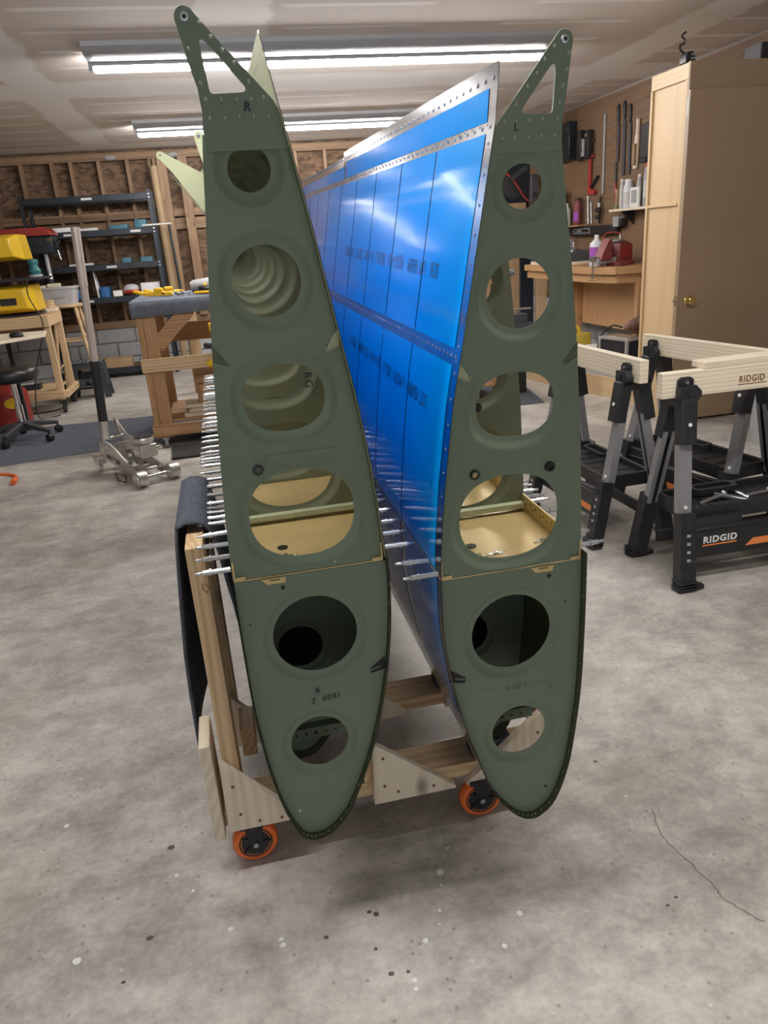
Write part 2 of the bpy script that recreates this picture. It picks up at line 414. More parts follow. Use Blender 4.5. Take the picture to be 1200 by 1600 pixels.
# ------------------------------------------------------------------ room shell
XL, XR, YF, YB, ZC = -4.2, 3.85, -2.2, 9.70, 2.45
fl = tag(MB().box(XL, YF, -0.1, XR, YB, 0).build('floor', 'floor', smooth=0), kind='structure')
ce = tag(MB().box(XL, YF, ZC, XR, YB, ZC+0.1).build('ceiling', 'ceiling', smooth=0), kind='structure')
wb = tag(MB().box(XL, YB, 0, XR, YB+0.1, ZC).build('wall_back', 'osb', smooth=0), kind='structure')
wr = tag(MB().box(XR, YF, 0, XR+0.1, YB, ZC).build('wall_right', 'wallpaint', smooth=0), kind='structure')
wl = tag(MB().box(XL-0.1, YF, 0, XL, YB, ZC).build('wall_left', 'wallpaint', smooth=0), kind='structure')
# unseen front wall; its door opening is added to let in frontal fill
wf = tag(MB().box(XL, YF-0.1, 2.15, XR, YF, ZC).box(XL, YF-0.1, 0, XL+1.6, YF, 2.15).box(XR-1.6, YF-0.1, 0, XR, YF, 2.15).build('wall_front', 'wallpaint', smooth=0), kind='structure')
# framing of the back wall
sx = [-3.6, -3.27, -2.94, -2.6, -2.28, -1.95, -1.62, -1.42, -1.12, -0.81, -0.565, 0.05, 0.4, 0.75, 1.1, 1.45, 1.8, 2.15, 2.5, 2.85, 3.2, 3.55]
for x in sx: MB().box(x-0.02, YB-0.09, 0.60, x+0.02, YB, 2.34).build('stud', 'studz', wb)
for x in (-0.43, -0.20): MB().box(x-0.05, YB-0.20, 0.60, x+0.05, YB-0.09, 2.34).build('post', 'studz', wb)
MB().box(-0.53, YB-0.16, 0.6, -0.49, YB-0.1, 2.34).build('stud', 'studz', wb)
MB().box(XL, YB-0.10, 2.34, XR, YB, 2.42).build('top_plate', 'studx', wb)
MB().box(XL, YB-0.11, 0.52, XR, YB, 0.60).build('sill_plate', 'studx', wb)
for a, b in zip(sx[:-1], sx[1:]):
    if b-a > 0.15: MB().box(a+0.02, YB-0.085, 1.72, b-0.02, YB, 1.80).build('blocking', 'studx', wb)
for a, b in zip(sx[5:11], sx[6:12]): MB().box(a+0.02, YB-0.05, 1.58, b-0.02, YB, 1.70).build('blocking', 'studx', wb)
MB().box(XL, YB-0.06, 0, XR, YB, 0.52).build('mortar_bed', 'joint', wb)
bm0 = None
for r in range(3):
    for i in range(18):
        x0 = XL+i*0.45+(0.22 if r % 2 else 0)
        if x0+0.44 > XR: continue
        if bm0 is None: o = MB().box(0.005, 0, 0.006, 0.44, 0.09, 0.166).build('block', 'block', wb, 0.006); bm0 = o
        else: o = bm0.copy(); COL.objects.link(o)
        o.location = (x0, YB-0.085, r*0.173)
# the mud lumps where tape runs over the top plate
for x in (-0.98, -0.30): MB().sphere((x, YB-0.115, 2.37), 0.05, 10, 6, (1.3, 0.2, 0.45)).build('mud_lump', 'joint', wb)
# block base on the right wall
MB().box(XR-0.05, 4.9, 0, XR, YB-0.1, 0.52).build('mortar_bed', 'joint', wr)
bm1 = None
for r in range(3):
    for i in range(10):
        y0 = 4.95+i*0.45+(0.22 if r % 2 else 0)
        if y0+0.44 > YB-0.12: continue
        if bm1 is None: o = MB().box(0, 0.005, 0.006, 0.05, 0.44, 0.166).build('block', 'block', wr, 0.006); bm1 = o
        else: o = bm1.copy(); COL.objects.link(o)
        o.location = (XR-0.065, y0, r*0.173)
# pegboard
pg = MB().box(XR-0.03, 5.0, 0.80, XR-0.002, YB-0.1, 2.42).build('pegboard', 'peg', wr, smooth=0)
# floor marks
def disc(p, r, mat, name, ell=1.0, seed=0):
    rnd = random.Random(seed); n = 14
    pts = [(p[0]+r*(1+rnd.uniform(-.18, .18))*math.cos(2*math.pi*i/n), p[1]+r*ell*(1+rnd.uniform(-.18, .18))*math.sin(2*math.pi*i/n)) for i in range(n)]
    return MB().prism([pts], lambda u, v, d: (u, v, d), 0.0002, 0.0009).build(name, mat, fl, smooth=0)
for i, (x, y, r) in enumerate([(.298, 1.204, .008), (.223, 1.051, .006), (-.055, 1.132, .005), (-.052, 1.118, .006), (.181, .977, .005), (.179, .959, .004), (.367, .999, .005), (-.545, 1.595, .006), (.423, 1.06, .007), (-.154, 1.184, .006), (-.456, 1.194, .008), (.334, 1.265, .003), (.269, 1.11, .004), (-.27, 1.359, .005), (-.232, 1.305, .004), (.29, 1.17, .003), (.26, 1.08, .003)]):
    disc((x, y), r, 'stain', 'paint_spot', 1.0, i)
for i, (x, y, r) in enumerate([(.128, 1.147, .005), (.141, 1.138, .006), (.033, 1.112, .005), (.124, 1.06, .004), (.142, 1.001, .006), (.174, .997, .004), (-.316, 1.208, .007), (-.359, 1.121, .004), (.715, .997, .004), (.742, 1.01, .004), (.782, 1.434, .005), (-.286, 1.448, .008)]):
    disc((x, y), r, 'chip', 'dark_stain', 0.8, 40+i)
cp = cat([(x, y, 0.0005) for x, y in [(.829, 1.241), (.807, 1.165), (.819, 1.086), (.83, 1.013), (.831, .983), (.852, .942), (.872, .913)]], 6)
cp = [p+Vector((random.uniform(-.003, .003), 0, 0)) for p in cp]
MB().tube(cp, 0.0009, 4).build('hairline_crack', 'crack', fl)

# ------------------------------------------------------------------ light fixtures
def light_fixture(y0, x0, x1, strength, label):
    t = thing('light_fixture', label, 'light', ((x0+x1)/2, y0+0.12, ZC)); o = t.location
    m = MB(o); m.prism([[(y0, 2.45), (y0, 2.425), (y0+0.06, 2.395), (y0+0.23, 2.395), (y0+0.26, 2.42), (y0+0.26, 2.45)]], lambda u, v, d: (d, u, v), x0-0.03, x1+0.03).build('housing', 'fixture', t)
    for yy in ((y0+0.30),):
        for xx in (x0-0.02, x1+0.02): MB(o).box(xx-0.012, yy-0.05, 2.355, xx+0.012, yy+0.02, 2.42).build('lamp_holder', 'fixture', t, 0.003)
        MB(o).cyl((x0, yy, 2.368), (x1, yy, 2.366), 0.020, n=16).build('tube_lamp', emit('led_tube_light', (1.0, 0.97, 0.94, 1), strength), t)
    MB(o).box(x0-0.03, y0+0.254, 2.378, x1+0.03, y0+0.2595, 2.42).build('shield_lip', 'fixture', t)  # added lip that keeps the tube's light off the housing underside
    MB(o).box(x0+0.9, y0+0.10, 2.392, x0+1.05, y0+0.13, 2.396).build('rating_label', 'grey', t)
    return t
light_fixture(5.0, -0.535, 2.32, TUBE_STRENGTH, 'white strip light with a glowing tube, nearest of the ceiling lights in view')
light_fixture(7.70, -0.52, 2.32, TUBE_STRENGTH, 'white strip light with a glowing tube, farther back near the rear wall')
light_fixture(0.92, -1.35, 1.95, NEAR_TUBE_STRENGTH, 'white strip light on the ceiling above the wing end ribs, out of the picture')

# ------------------------------------------------------------------ the two wings
def interp(pts, z):                                       # pts: (z, x) descending z
    if z >= pts[0][0]: a, b = pts[0], pts[1]
    elif z <= pts[-1][0]: a, b = pts[-2], pts[-1]
    else:
        for a, b in zip(pts[:-1], pts[1:]):
            if a[0] >= z >= b[0]: break
    t = (z-a[0])/(b[0]-a[0]); return a[1]+t*(b[1]-a[1])
WL = dict(
    left=[(1.28, .0115), (1.26, .0091), (1.141, -.0031), (1.007, -.0165), (.942, -.0225), (.81, -.0325), (.68, -.040), (.566, -.0435)],
    right=[(1.375, .0990), (1.295, .1145), (1.2547, .1232), (1.12, .1486), (.9648, .1752), (.8671, .1928), (.76, .2075), (.6705, .2165), (.569, .2235)],
    nose=[(-.0445, .5625), (-.0445, .4956), (-.0434, .4048), (-.0407, .3002), (-.0327, .2016), (-.0237, .1335), (-.0084, .0596), (.0131, .0035), (.029, -.0125), (.047, -.0166), (.0752, -.0065), (.103, .022), (.128, .064), (.1726, .1787), (.2035, .3023), (.2202, .4107), (.2266, .50), (.2266, .5625)],
    holes=[(.0675, 1.2083, .031, .031, 0), (.0732, 1.0523, .053, .053, 0), (.0798, .8718, .0658, .0544, 1), (.0881, .671, .0895, .0786, 1)],
    nholes=[(.0873, .4341, .077, .077, 0), (.0729, .199, .0555, .0555, 0)],
    rtop=1.255, ttop=1.375, skin='right', tip=(.0056, 1.3945, .0135), zs=.571, ihole=[(.070, .258, .050, .050, 0)])
WR = dict(
    left=[(1.3167, -.1372), (1.2424, -.1438), (1.2326, -.1457), (1.1337, -.1641), (.9442, -.1987), (.8532, -.2167), (.7164, -.2349), (.5981, -.2461), (.5477, -.2475)],
    right=[(1.2266, -.0396), (1.1735, -.0338), (1.0521, -.0180), (.9231, -.0045), (.7664, .0075), (.65, .0128), (.5808, .0150), (.5344, .0160)],
    nose=[(-.2475, .5405), (-.2468, .4429), (-.233, .3388), (-.2084, .2256), (-.1734, .1101), (-.1535, .0619), (-.1215, .0145), (-.098, -.008), (-.0791, -.0155), (-.061, -.0125), (-.0293, .0187), (-.0026, .1004), (.0104, .1991), (.0177, .2929), (.02, .4373), (.0190, .5405)],
    holes=[(-.0947, 1.1588, .0308, .0308, 0), (-.0998, 1.0072, .0525, .0525, 0), (-.1057, .8341, .067, .0528, 1), (-.1165, .6393, .089, .0758, 1)],
    nholes=[(-.1126, .4112, .0755, .0755, 0), (-.0971, .1892, .054, .054, 0)],
    rtop=1.2266, ttop=1.3167, skin='left', tip=(-.0373, 1.3414, .0127), zs=.5475, ihole=[(-.115, .258, .049, .049, 0)])
LEN = 3.0
RIBY = [0.26+0.2525*k for k in range(11)]

def rib_mesh(m, outline, holes, y, t=0.0015, flare=1.0, thick=True):
    """web with pressed lightening holes: flat sheet, S-shaped bead round each hole running back to the lip"""
    loops = [outline]; rings = []
    for cx, cz, rx, rz, ob in holes:
        f = obround if ob else (lambda a, b, c, d, n=48: circ(a, b, c, d, n))
        prof = [(0.0225*flare, 0.0), (0.0205*flare, 0.0005), (0.0180*flare, 0.0017), (0.0150*flare, 0.0036), (0.0120*flare, 0.0055), (0.0090*flare, 0.0069), (0.0050*flare, 0.0078), (0.0, 0.0083)]
        rg = [(f(cx, cz, rx+e, rz+e, 48), d) for e, d in prof]
        loops.append(rg[0][0]); rings.append(rg)
    L2 = [[Vector((p[0], p[1], 0)) for p in l] for l in loops]
    tri = tessellate_polygon(L2); flat = [p for l in loops for p in l]
    m.add([(p[0], y, p[1]) for p in flat], [tuple(x) for x in tri])
    for rg in rings:
        vs = []; fs = []
        for l, d in rg: vs += [(p[0], y+d, p[1]) for p in l]
        for j in range(len(rg)-1):
            for i in range(48):
                k = (i+1) % 48; fs.append((j*48+i, j*48+k, (j+1)*48+k, (j+1)*48+i))
        m.add(vs, fs)
def flange(m, line, y, depth, t=0.0012):                  # rib edge flange running back from the web
    n = len(line); vs = [(p[0], y, p[1]) for p in line]+[(p[0], y+depth, p[1]) for p in line]
    m.add(vs, [(i, i+1, n+i+1, n+i) for i in range(n-1)])

def wing(w, root, S):
    g = 0.002; zsp = w['zs']
    zs = [w['rtop']-(w['rtop']-zsp)*i/24 for i in range(25)]
    xl = lambda z: interp(w['left'], z)+(g if S == 'R' else 0)
    xr = lambda z: interp(w['right'], z)-(g if S == 'L' else 0)
    zs[-1] = zsp-.004
    lft = [(xl(z), z) for z in zs]; rgt = [(xr(z), z) for z in zs]
    # notches for the stringer near half height
    nz = 0.944 if S == 'L' else 0.897
    def rib_outline(small=0):
        L_ = list(lft); R_ = list(rgt)
        return L_+R_[::-1]
    nose = [(p.x, p.y) for p in cat([(a, b, 0) for a, b in w['nose']], 4)]
    cxm = (nose[0][0]+nose[-1][0])/2
    def inset(pl, d):
        out = []
        for i, p in enumerate(pl):
            a = pl[max(0, i-1)]; b = pl[min(len(pl)-1, i+1)]; tx, tz = b[0]-a[0], b[1]-a[1]; l = math.hypot(tx, tz)
            out.append((p[0]-tz/l*d, p[1]+tx/l*d))
        return out
    nin = inset(nose, 0.0016)
    # ---- end rib
    m = MB(); rib_mesh(m, rib_outline(), w['holes'], 0.0, flare=1.0)
    o = m.build('end_rib', 'primer', root, smooth=0.5, weld=True); o.modifiers.new('s', 'SOLIDIFY').thickness = 0.0012; o.modifiers['s'].offset = 1; wn = o.modifiers.new('w', 'WEIGHTED_NORMAL'); wn.keep_sharp = True; wn.weight = 100
    m = MB(); flange(m, lft, 0.0, 0.016 if S == 'L' else 0.012); flange(m, rgt, 0.0, 0.016)
    m.build('rib_flange', 'primer', root, solid=0.001)
    # ---- end nose rib
    m = MB(); rib_mesh(m, nin, w['nholes'], 0.0)
    o = m.build('nose_rib', 'primer', root, smooth=0.5, weld=True); o.modifiers.new('s', 'SOLIDIFY').thickness = 0.0012; o.modifiers['s'].offset = 1; wn = o.modifiers.new('w', 'WEIGHTED_NORMAL'); wn.keep_sharp = True; wn.weight = 100
    m = MB(); flange(m, nin, 0.0, 0.014); m.build('rib_flange', 'primer', root)
    # shallow pressed beads across the webs
    def bead(z, a, b, par=root, hh=0.0022, r=0.009):
        m = MB(); vs = []; fs = []; nn = 9
        for j, (xx, s_) in enumerate(((a, 0.0), (a+0.012, 1.0), (b-0.012, 1.0), (b, 0.0))):
            for i in range(nn):
                u = -1+2*i/(nn-1); vs.append((xx, -0.0011-hh*s_*(0.5+0.5*math.cos(math.pi*u)), z+u*r))
        for j in range(3):
            for i in range(nn-1): fs.append((j*nn+i, j*nn+i+1, (j+1)*nn+i+1, (j+1)*nn+i))
        m.add(vs, fs).build('stiffening_bead', 'primer', par, smooth=1.2)
    zb = 0.773 if S == 'L' else 0.742
    bead(zb, xl(zb)+0.07, xr(zb)-0.045)
    bead(w['nholes'][0][1]-0.118, w['nholes'][0][0]-0.095, w['nholes'][0][0]+0.085)
    bead(w['nholes'][1][1]-0.085, w['nholes'][1][0]-0.055, w['nholes'][1][0]+0.055, hh=0.0014)
    # stringer cut-outs: a curled tab folded in at each edge
    for sd in (-1, 1):
        z0 = nz-(0.0 if sd < 0 else -0.01); xe = xl(z0) if sd < 0 else xr(z0)
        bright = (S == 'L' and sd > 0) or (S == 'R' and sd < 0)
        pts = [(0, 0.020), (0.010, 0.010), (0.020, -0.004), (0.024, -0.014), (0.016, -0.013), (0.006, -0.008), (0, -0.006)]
        MB().prism([[(xe-sd*p[0]*0.9, z0+p[1]) for p in pts]], lambda u, v, d: (u, d, v), -0.0016, -0.0022).build('notch_shadow', 'primerlit' if bright else 'primershade', root, smooth=0)
        MB().tube([(xe-sd*0.001, -0.0028, z0-0.006), (xe-sd*0.012, -0.003, z0-0.011), (xe-sd*0.021, -0.003, z0-0.014), (xe-sd*0.0225, -0.003, z0-0.006)], 0.0013, 6).build('notch_lip', 'primerlit' if bright else 'primer', root)
    # nose stringer slot beside the skin
    zz = 0.346 if S == 'L' else 0.336
    xe = max(p[0] for p in nin if abs(p[1]-zz) < 0.03)-0.001 if S == 'L' else min(p[0] for p in nin if abs(p[1]-zz) < 0.03)+0.002
    sg = -1 if S == 'L' else 1
    MB().prism([rpoly([(xe, zz+0.022), (xe+sg*0.030, zz), (xe+sg*0.030, zz-0.012), (xe, zz-0.006)], [0, .006, .006, 0])], lambda u, v, d: (u, d, v), -0.0014, -0.0020).build('stringer_slot', 'dark', root, smooth=0)
    MB().tube([(xe, -0.0026, zz-0.006), (xe+sg*0.026, -0.0026, zz-0.011), (xe+sg*0.029, -0.0026, zz-0.003), (xe+sg*0.010, -0.0026, zz+0.002)], 0.0016, 6).build('stringer_end', 'primer', root)
    # ---- inner ribs
    for k, y in enumerate(RIBY):
        m = MB(); rib_mesh(m, rib_outline(), w['holes'], y, flare=0.9); flange(m, lft, y, 0.014); flange(m, rgt, y, 0.014)
        m.build('inner_rib', 'primerolive', root, smooth=0.5)
        m = MB(); rib_mesh(m, nin, w['ihole'], y, flare=0.9); m.build('inner_nose_rib', 'primer', root, smooth=0.5)
    y2 = RIBY[0]
    MB().box(xl(zsp)+0.004, y2-0.016, zsp+.0025, xr(zsp)-0.004, y2, zsp+.014).build('rib_angle', 'primerlit', root, 0.001)
    for i in range(7):
        xx = xl(zsp)+0.03+i*0.034; MB().sphere((xx, y2-0.016, zsp+.008), 0.003, 8, 4, (1, .4, 1)).build('rivet', 'metal', root)
    # ---- main spar: web lies level, flanges stand up along both skins
    xa, xb = xl(zsp), xr(zsp); z5 = zsp-.0055
    MB().box(xa+0.001, -0.001, z5-.002, xb-0.001, LEN, z5).build('spar_web', 'gold', root, smooth=0)
    for xx in (xa+0.001, xb-0.004):
        MB().box(xx, -0.004, z5, xx+0.003, LEN, z5+.0345).build('spar_flange', 'gold', root, smooth=0)
    for xx in (xa+0.012, xb-0.012):
        MB().box(xx-0.009, -0.0045, z5+.001, xx+0.009, -0.0015, z5+.0075).build('spar_end', 'gold', root, 0.001)
    inner = xb-0.0045 if S == 'R' else xa+0.0045
    for i in range(14):
        MB().sphere((inner, 0.03+i*0.017+(0.006 if i % 3 == 0 else 0), z5+.0175+0.006*(i % 2)), 0.0022, 8, 4, (.3, 1, 1)).build('fastener_hole', 'dark', root)
    # tab hanging from the spar
    tx = 0.0275 if S == 'L' else -0.056
    MB().prism([[(tx-0.024, z5-.003), (tx+0.019, z5-.003), (tx+0.017, z5-.014), (tx-0.014, z5-.014)], [(tx-0.009, z5-.005), (tx+0.008, z5-.005), (tx+0.008, z5-.0075), (tx-0.009, z5-.0075)]], lambda u, v, d: (u, d, v), -0.0042, -0.0028).build('spar_tab', 'gold', root, smooth=0)
    MB().cyl((tx+0.012, -0.0010, z5-.0245), (tx+0.012, -0.0020, z5-.0245), 0.004, n=12).build('bolt_hole', 'dark', root)
    # fuel-vent hole and nut plates on the spar web
    holec = (0.052 if S == 'L' else -0.150)
    MB().revolve((holec, 0.115, z5), (holec, 0.115, z5+.002), [(0.0065, 0), (0.010, .3), (0.010, 1), (0.006, 1.0)], 16).build('web_grommet', 'black', root)
    for (px_, py_) in ([(0.055, 0.072)] if S == 'L' else [(-0.118, 0.068), (-0.015, 0.092)]):
        a = MB(); a.cyl((px_, py_, z5), (px_, py_, z5+.0055), 0.0045, n=10); a.bar((px_-0.013, py_, z5+.001), (px_+0.013, py_, z5+.001), 0.008, 0.0015)
        a.build('nut_plate', 'steel', root)
        for q in (-0.018, 0.018): MB().sphere((px_+q, py_+q*0.2, z5+.0005), 0.0026, 8, 4, (1, 1, .4)).build('rivet', 'steel', root)
    # rear spar
    zt = w['rtop']-0.004
    MB().box(xl(zt)+0.002, 0.001, zt-0.002, xr(zt)-0.002, LEN, zt).build('rear_spar', 'primerolive', root, smooth=0)
    # ---- nose skin (D-box), open where the landing-light bay is cut out of the leading edge
    N = len(nose); zlim = 0.125
    ys = [-0.018, 0.05, 0.235, 0.5, 1.0, 1.5, 2.0, 2.5, LEN]
    nose0 = nose
    vs = []; fs = []
    nose = ([(nose[0][0], nose[0][1]+0.012)]+nose[1:-1]+[(nose[-1][0], nose[-1][1]+0.018)]) if S == 'R' else (nose[:-1]+[(nose[-1][0], nose[-1][1]+0.014)])
    for y in ys: vs += [(p[0], y, p[1]) for p in nose]
    for j in range(len(ys)-1):
        for i in range(N-1):
            if j == 1 and nose[i][1] < zlim and nose[i+1][1] < zlim: continue
            fs.append((j*N+i, j*N+i+1, (j+1)*N+i+1, (j+1)*N+i))
    skin = MB().add(vs, fs).build('nose_skin', 'primershade', root, smooth=1.2)
    out = inset(nose, -0.0010); vo = []
    for y in ys: vo += [(p[0], y, p[1]) for p in out]
    metal = MB().add(vo, fs).build('nose_skin_face', 'metal', skin, smooth=1.2)
    # pale dots along the rim, light through the rivet holes put into colour
    for i in range(3, N-2, 2):
        p = nin[i]; q = nose[i]; nx, nzv = (p[0]-q[0]), (p[1]-q[1]); l = math.hypot(nx, nzv)
        c = (q[0]+nx/l*0.0004, -0.009, q[1]+nzv/l*0.0004)
        MB().cyl((c[0], c[1], c[2]), (c[0]+nx/l*0.0006, c[1], c[2]+nzv/l*0.0006), 0.0016, n=8).build('lit_hole_dot', 'label', skin)
    # film on the side of the nose that faces the other wing
    idx = [i for i in range(N) if ((nose[i][0] < cxm-0.03) if S == 'R' else (nose[i][0] > cxm+0.03)) and 0.23 < nose[i][1] < 0.57]
    of = inset(nose, -0.0016)
    for ya, yb in ((0.004, 0.245), (0.275, 0.50), (0.53, 1.0), (1.03, LEN-0.05)):
        vv = [(of[i][0], y, of[i][1]) for y in (ya, yb) for i in idx]; n_ = len(idx)
        MB().add(vv, [(i, i+1, n_+i+1, n_+i) for i in range(n_-1)]).build('film_panel', 'nosefilm', skin, smooth=1.2)
    # landing-light bracket across the bay
    zq = 0.098
    xs = [p[0] for p in nin if abs(p[1]-zq) < 0.02]
    x0, x1 = min(xs), max(xs)
    MB().box(x0+0.004, 0.150, zq, x1-0.004, 0.152, zq+0.026).box(x0+0.004, 0.152, zq+0.024, x1-0.004, 0.172, zq+0.026).build('light_bracket', 'primer', root, smooth=0)
    for i in range(6):
        xx = x0+0.03+i*(x1-x0-0.06)/5; r_ = 0.004 if i == 3 else 0.0025
        MB().cyl((xx, 0.1498, zq+0.013), (xx, 0.1485, zq+0.013), r_, n=10).build('bracket_hole', 'dark', root)
    # ---- main skin on the inward side
    side = w[w['skin']]
    zk = [w['ttop']-(w['ttop']-zsp-.004)*i/40 for i in range(41)]
    sx_ = lambda z: interp(side, z)
    sgn = -1 if S == 'R' else 1
    yk = [-0.018, 1.25]
    vs = []; fs = []
    for y, dz in ((-0.018, 0), (1.247, 0), (1.2471, -0.014), (LEN, -0.014)):
        for i, z in enumerate(zk):
            z_ = z+dz*max(0, 1-i/3.0); vs.append((sx_(z), y, z_))
    n_ = 41
    for j in range(3):
        for i in range(n_-1): fs.append((j*n_+i, j*n_+i+1, (j+1)*n_+i+1, (j+1)*n_+i))
    inn = MB().add(vs, fs).build('main_skin', 'primerlit', root, smooth=1.0)
    MB().add([(x+sgn*0.0011, y, z) for x, y, z in vs], fs).build('skin_face', 'metal', inn, smooth=1.0)
    def panel(name, mat, ya, yb, za, zb, lift, par=inn):
        nn = max(2, int((za-zb)/0.03)+1)
        zz_ = [za-(za-zb)*i/(nn-1) for i in range(nn)]
        vv = [(sx_(z)+sgn*lift, y, z) for y in (ya, yb) for z in zz_]
        return MB().add(vv, [(i, i+1, nn+i+1, nn+i) for i in range(nn-1)]).build(name, mat, par, smooth=1.0)
    tt = w['ttop']
    rows = [(tt-0.029, tt-0.071, False), (tt-0.086, tt-0.384, True), (tt-0.409, zsp+.009, True)]
    cuts = [0.014]+RIBY
    for za, zb, split in rows:
        if not split:
            panel('film_panel', 'film', 0.014, 1.2, za, zb, 0.0018); panel('film_panel', 'film', 1.225, LEN-0.02, za-0.01, zb, 0.0018)
        else:
            for a, b in zip(cuts, RIBY+[LEN-0.02]):
                if b > a+0.02: panel('film_panel', 'film', a+(0.0035 if a > 0.1 else 0), b-0.0035, za, zb, 0.0018)
    vv = [(sx_(z)+sgn*0.0024, y, z) for y in (-0.018, LEN) for z in (zsp+.0062, zsp+.0042)]
    MB().add(vv, [(0, 1, 3, 2)]).build('skin_edge', 'label', inn, smooth=0)
    # dimpled rivet rows left bare between the films
    def row(ypts, z, r=0.0030):
        m = MB()
        for y in ypts: m.sphere((sx_(z)+sgn*0.0012, y, z), r, 8, 4, (0.45, 1, 1))
        tag(m.build('rivet_row', 'steel', inn), kind='stuff')
    yy = [0.0+0.0335*i for i in range(int(LEN/0.0335))]
    row(yy, tt-0.018, 0.0034); row(yy, tt-0.0785); row([y+0.012 for y in yy], tt-0.0785+0.004, 0.002); row([0.004+0.0215*i for i in range(130)], tt-0.3965)
    zr = [tt-0.10-0.040*i for i in range(18)]
    m = MB()
    for y in [-0.003]+RIBY[:8]:
        for z in zr:
            if z > 0.6: m.sphere((sx_(z)+sgn*0.0014, y, z), 0.0024 if y < 0.1 else 0.0016, 6, 4, (0.5, 1, 1))
    tag(m.build('rivet_row', 'steel', inn), kind='stuff')
    # printed markings on the film (upside down, as the sheet was cut)
    if S == 'R':
        for z, ya, tx_ in ((1.052, 0.15, '.0250  LOT 456989   HQ-D-2-4-24  SEE MILL  30-117-83   2024 T3   LOT 456989'), (0.838, 0.125, 'LOT 456989  6 MOTH  30E-13  HD-4-1-90  LOT 456989  2024 T3')):
            for word in tx_.split('  '):
                tx_o = text('printed_marking', word, 0.036, 'print', inn, (0, 0, 0), (0, 1, 0.018), (-0.02, 0, -1), extrude=0.0, sx=0.62)
                far = max(v.co.y for v in tx_o.data.vertices)
                for v in tx_o.data.vertices:
                    zz_ = z+v.co.z; v.co = Vector((sx_(zz_)-0.0026, ya+v.co.y, zz_))
                z += 0.018*far; ya += far+0.03
    # ---- flap brackets: one on the end rib, one at the aileron end
    cx, cz, r = w['tip']; k = 1 if S == 'L' else -1; ox = cx; oz = cz
    if S == 'L':
        outl = [(.0194+0.0012, 1.4008), (.0711, 1.3392), (.1114, 1.294), (.1205, 1.2755), (.1235, 1.2600), (.1295, 1.232), (.0125, 1.232), (.0095, 1.259), (.0120, 1.281), (.0099, 1.312), (.0024, 1.341), (-.0080, 1.392)]
        tri = [(.0192, 1.3785), (.0262, 1.3037), (.0805, 1.3045)]
    else:
        outl = [(-.0247, 1.338), (-.0329, 1.2754), (-.0385, 1.2389), (-.0385, 1.203), (-.1475, 1.203), (-.1425, 1.2335), (-.1376, 1.2395), (-.0476, 1.3492)]
        tri = [(-.0475, 1.3225), (-.1040, 1.2525), (-.0535, 1.2515)]
    # round tip
    a0 = math.atan2(outl[-1][1]-cz, outl[-1][0]-cx); a1 = math.atan2(outl[0][1]-cz, outl[0][0]-cx)
    while a1 > a0: a1 -= 2*math.pi
    arc = [(cx+r*math.cos(a0+(a1-a0)*i/12), cz+r*math.sin(a0+(a1-a0)*i/12)) for i in range(13)]
    outl = outl[1:-1]+arc if S == 'L' else outl[1:-1]+arc
    trih = rpoly(tri, 0.0065, 5)
    def bracket(y, mat='primer', rv=True):
        b = MB().prism([outl, trih], lambda u, v, d: (u, d, v), y-0.0030, y+0.0012).build('flap_bracket', mat, root, 0.0004, smooth=0.4)
        MB().revolve((cx, y-0.0055, cz), (cx, y-0.003, cz), [(0.0030, 0), (0.0055, .1), (0.0062, .6), (0.0062, 1)], 16).build('pivot_bushing', 'steel', b)
        MB().cyl((cx, y-0.0057, cz), (cx, y-0.0050, cz), 0.0026, n=10).build('bushing_bore', 'dark', b)
        for x, z in (RV if rv else []):
            MB().sphere((x, y-0.0030, z), 0.0033, 10, 5, (1, 0.5, 1)).build('rivet', 'primermetal', b)
    RV = ([(.0235, 1.3876), (.0359, 1.3711), (.0494, 1.3556), (.063, 1.3398), (.0806, 1.317), (.0985, 1.2973), (.0812, 1.2961), (.0617, 1.2963), (.0405, 1.2967), (.02, 1.2974), (.0162, 1.317), (.0069, 1.3577), (.022, 1.2738), (.0421, 1.2743), (.0624, 1.2745), (.0827, 1.2748), (.1033, 1.2745)] if S == 'L' else
          [(-.0516, 1.3334), (-.0651, 1.3184), (-.0765, 1.3015), (-.0902, 1.2863), (-.1076, 1.2642), (-.1248, 1.2428), (-.1075, 1.2443), (-.0891, 1.2445), (-.0676, 1.2446), (-.0459, 1.2444), (-.0426, 1.265), (-.0387, 1.2848), (-.034, 1.3048), (-.0306, 1.3249), (-.1285, 1.2228), (-.1094, 1.2232), (-.0897, 1.223), (-.0695, 1.2231), (-.0484, 1.2232)])
    bracket(0.0); bracket(1.26, 'primerlit', False)
    # aileron bracket reaching out past the open side
    if S == 'L':
        ao = [(.004, 1.312), (-.002, 1.300)]+[(-.111+.0105*math.cos(a), 1.351+.0105*math.sin(a)) for a in [math.radians(65+180*i/8) for i in range(9)]]+[(-.085, 1.305), (-.012, 1.196), (.010, 1.190)]
        b = MB().prism([ao, circ(-.111, 1.351, .0032, n=12)], lambda u, v, d: (u, d, v), 1.277, 1.280).build('aileron_bracket', 'primerlit', root, smooth=0.4)
        MB().bar((-.090, 1.292, 1.300), (-.004, 1.292, 1.180), 0.030, 0.0025, (1, 0, 0)).build('bracket_flange', 'primer', b)
        MB().cyl((-.084, 1.276, 1.298), (-.084, 1.272, 1.298), 0.0030, n=8).build('bracket_hole', 'dark', b)
        for q in ((0.0045, 1.378), (0.0085, 1.361)): MB().sphere((q[0], 1.2565, q[1]), 0.003, 8, 4, (1, .5, 1)).build('rivet', 'label', b)
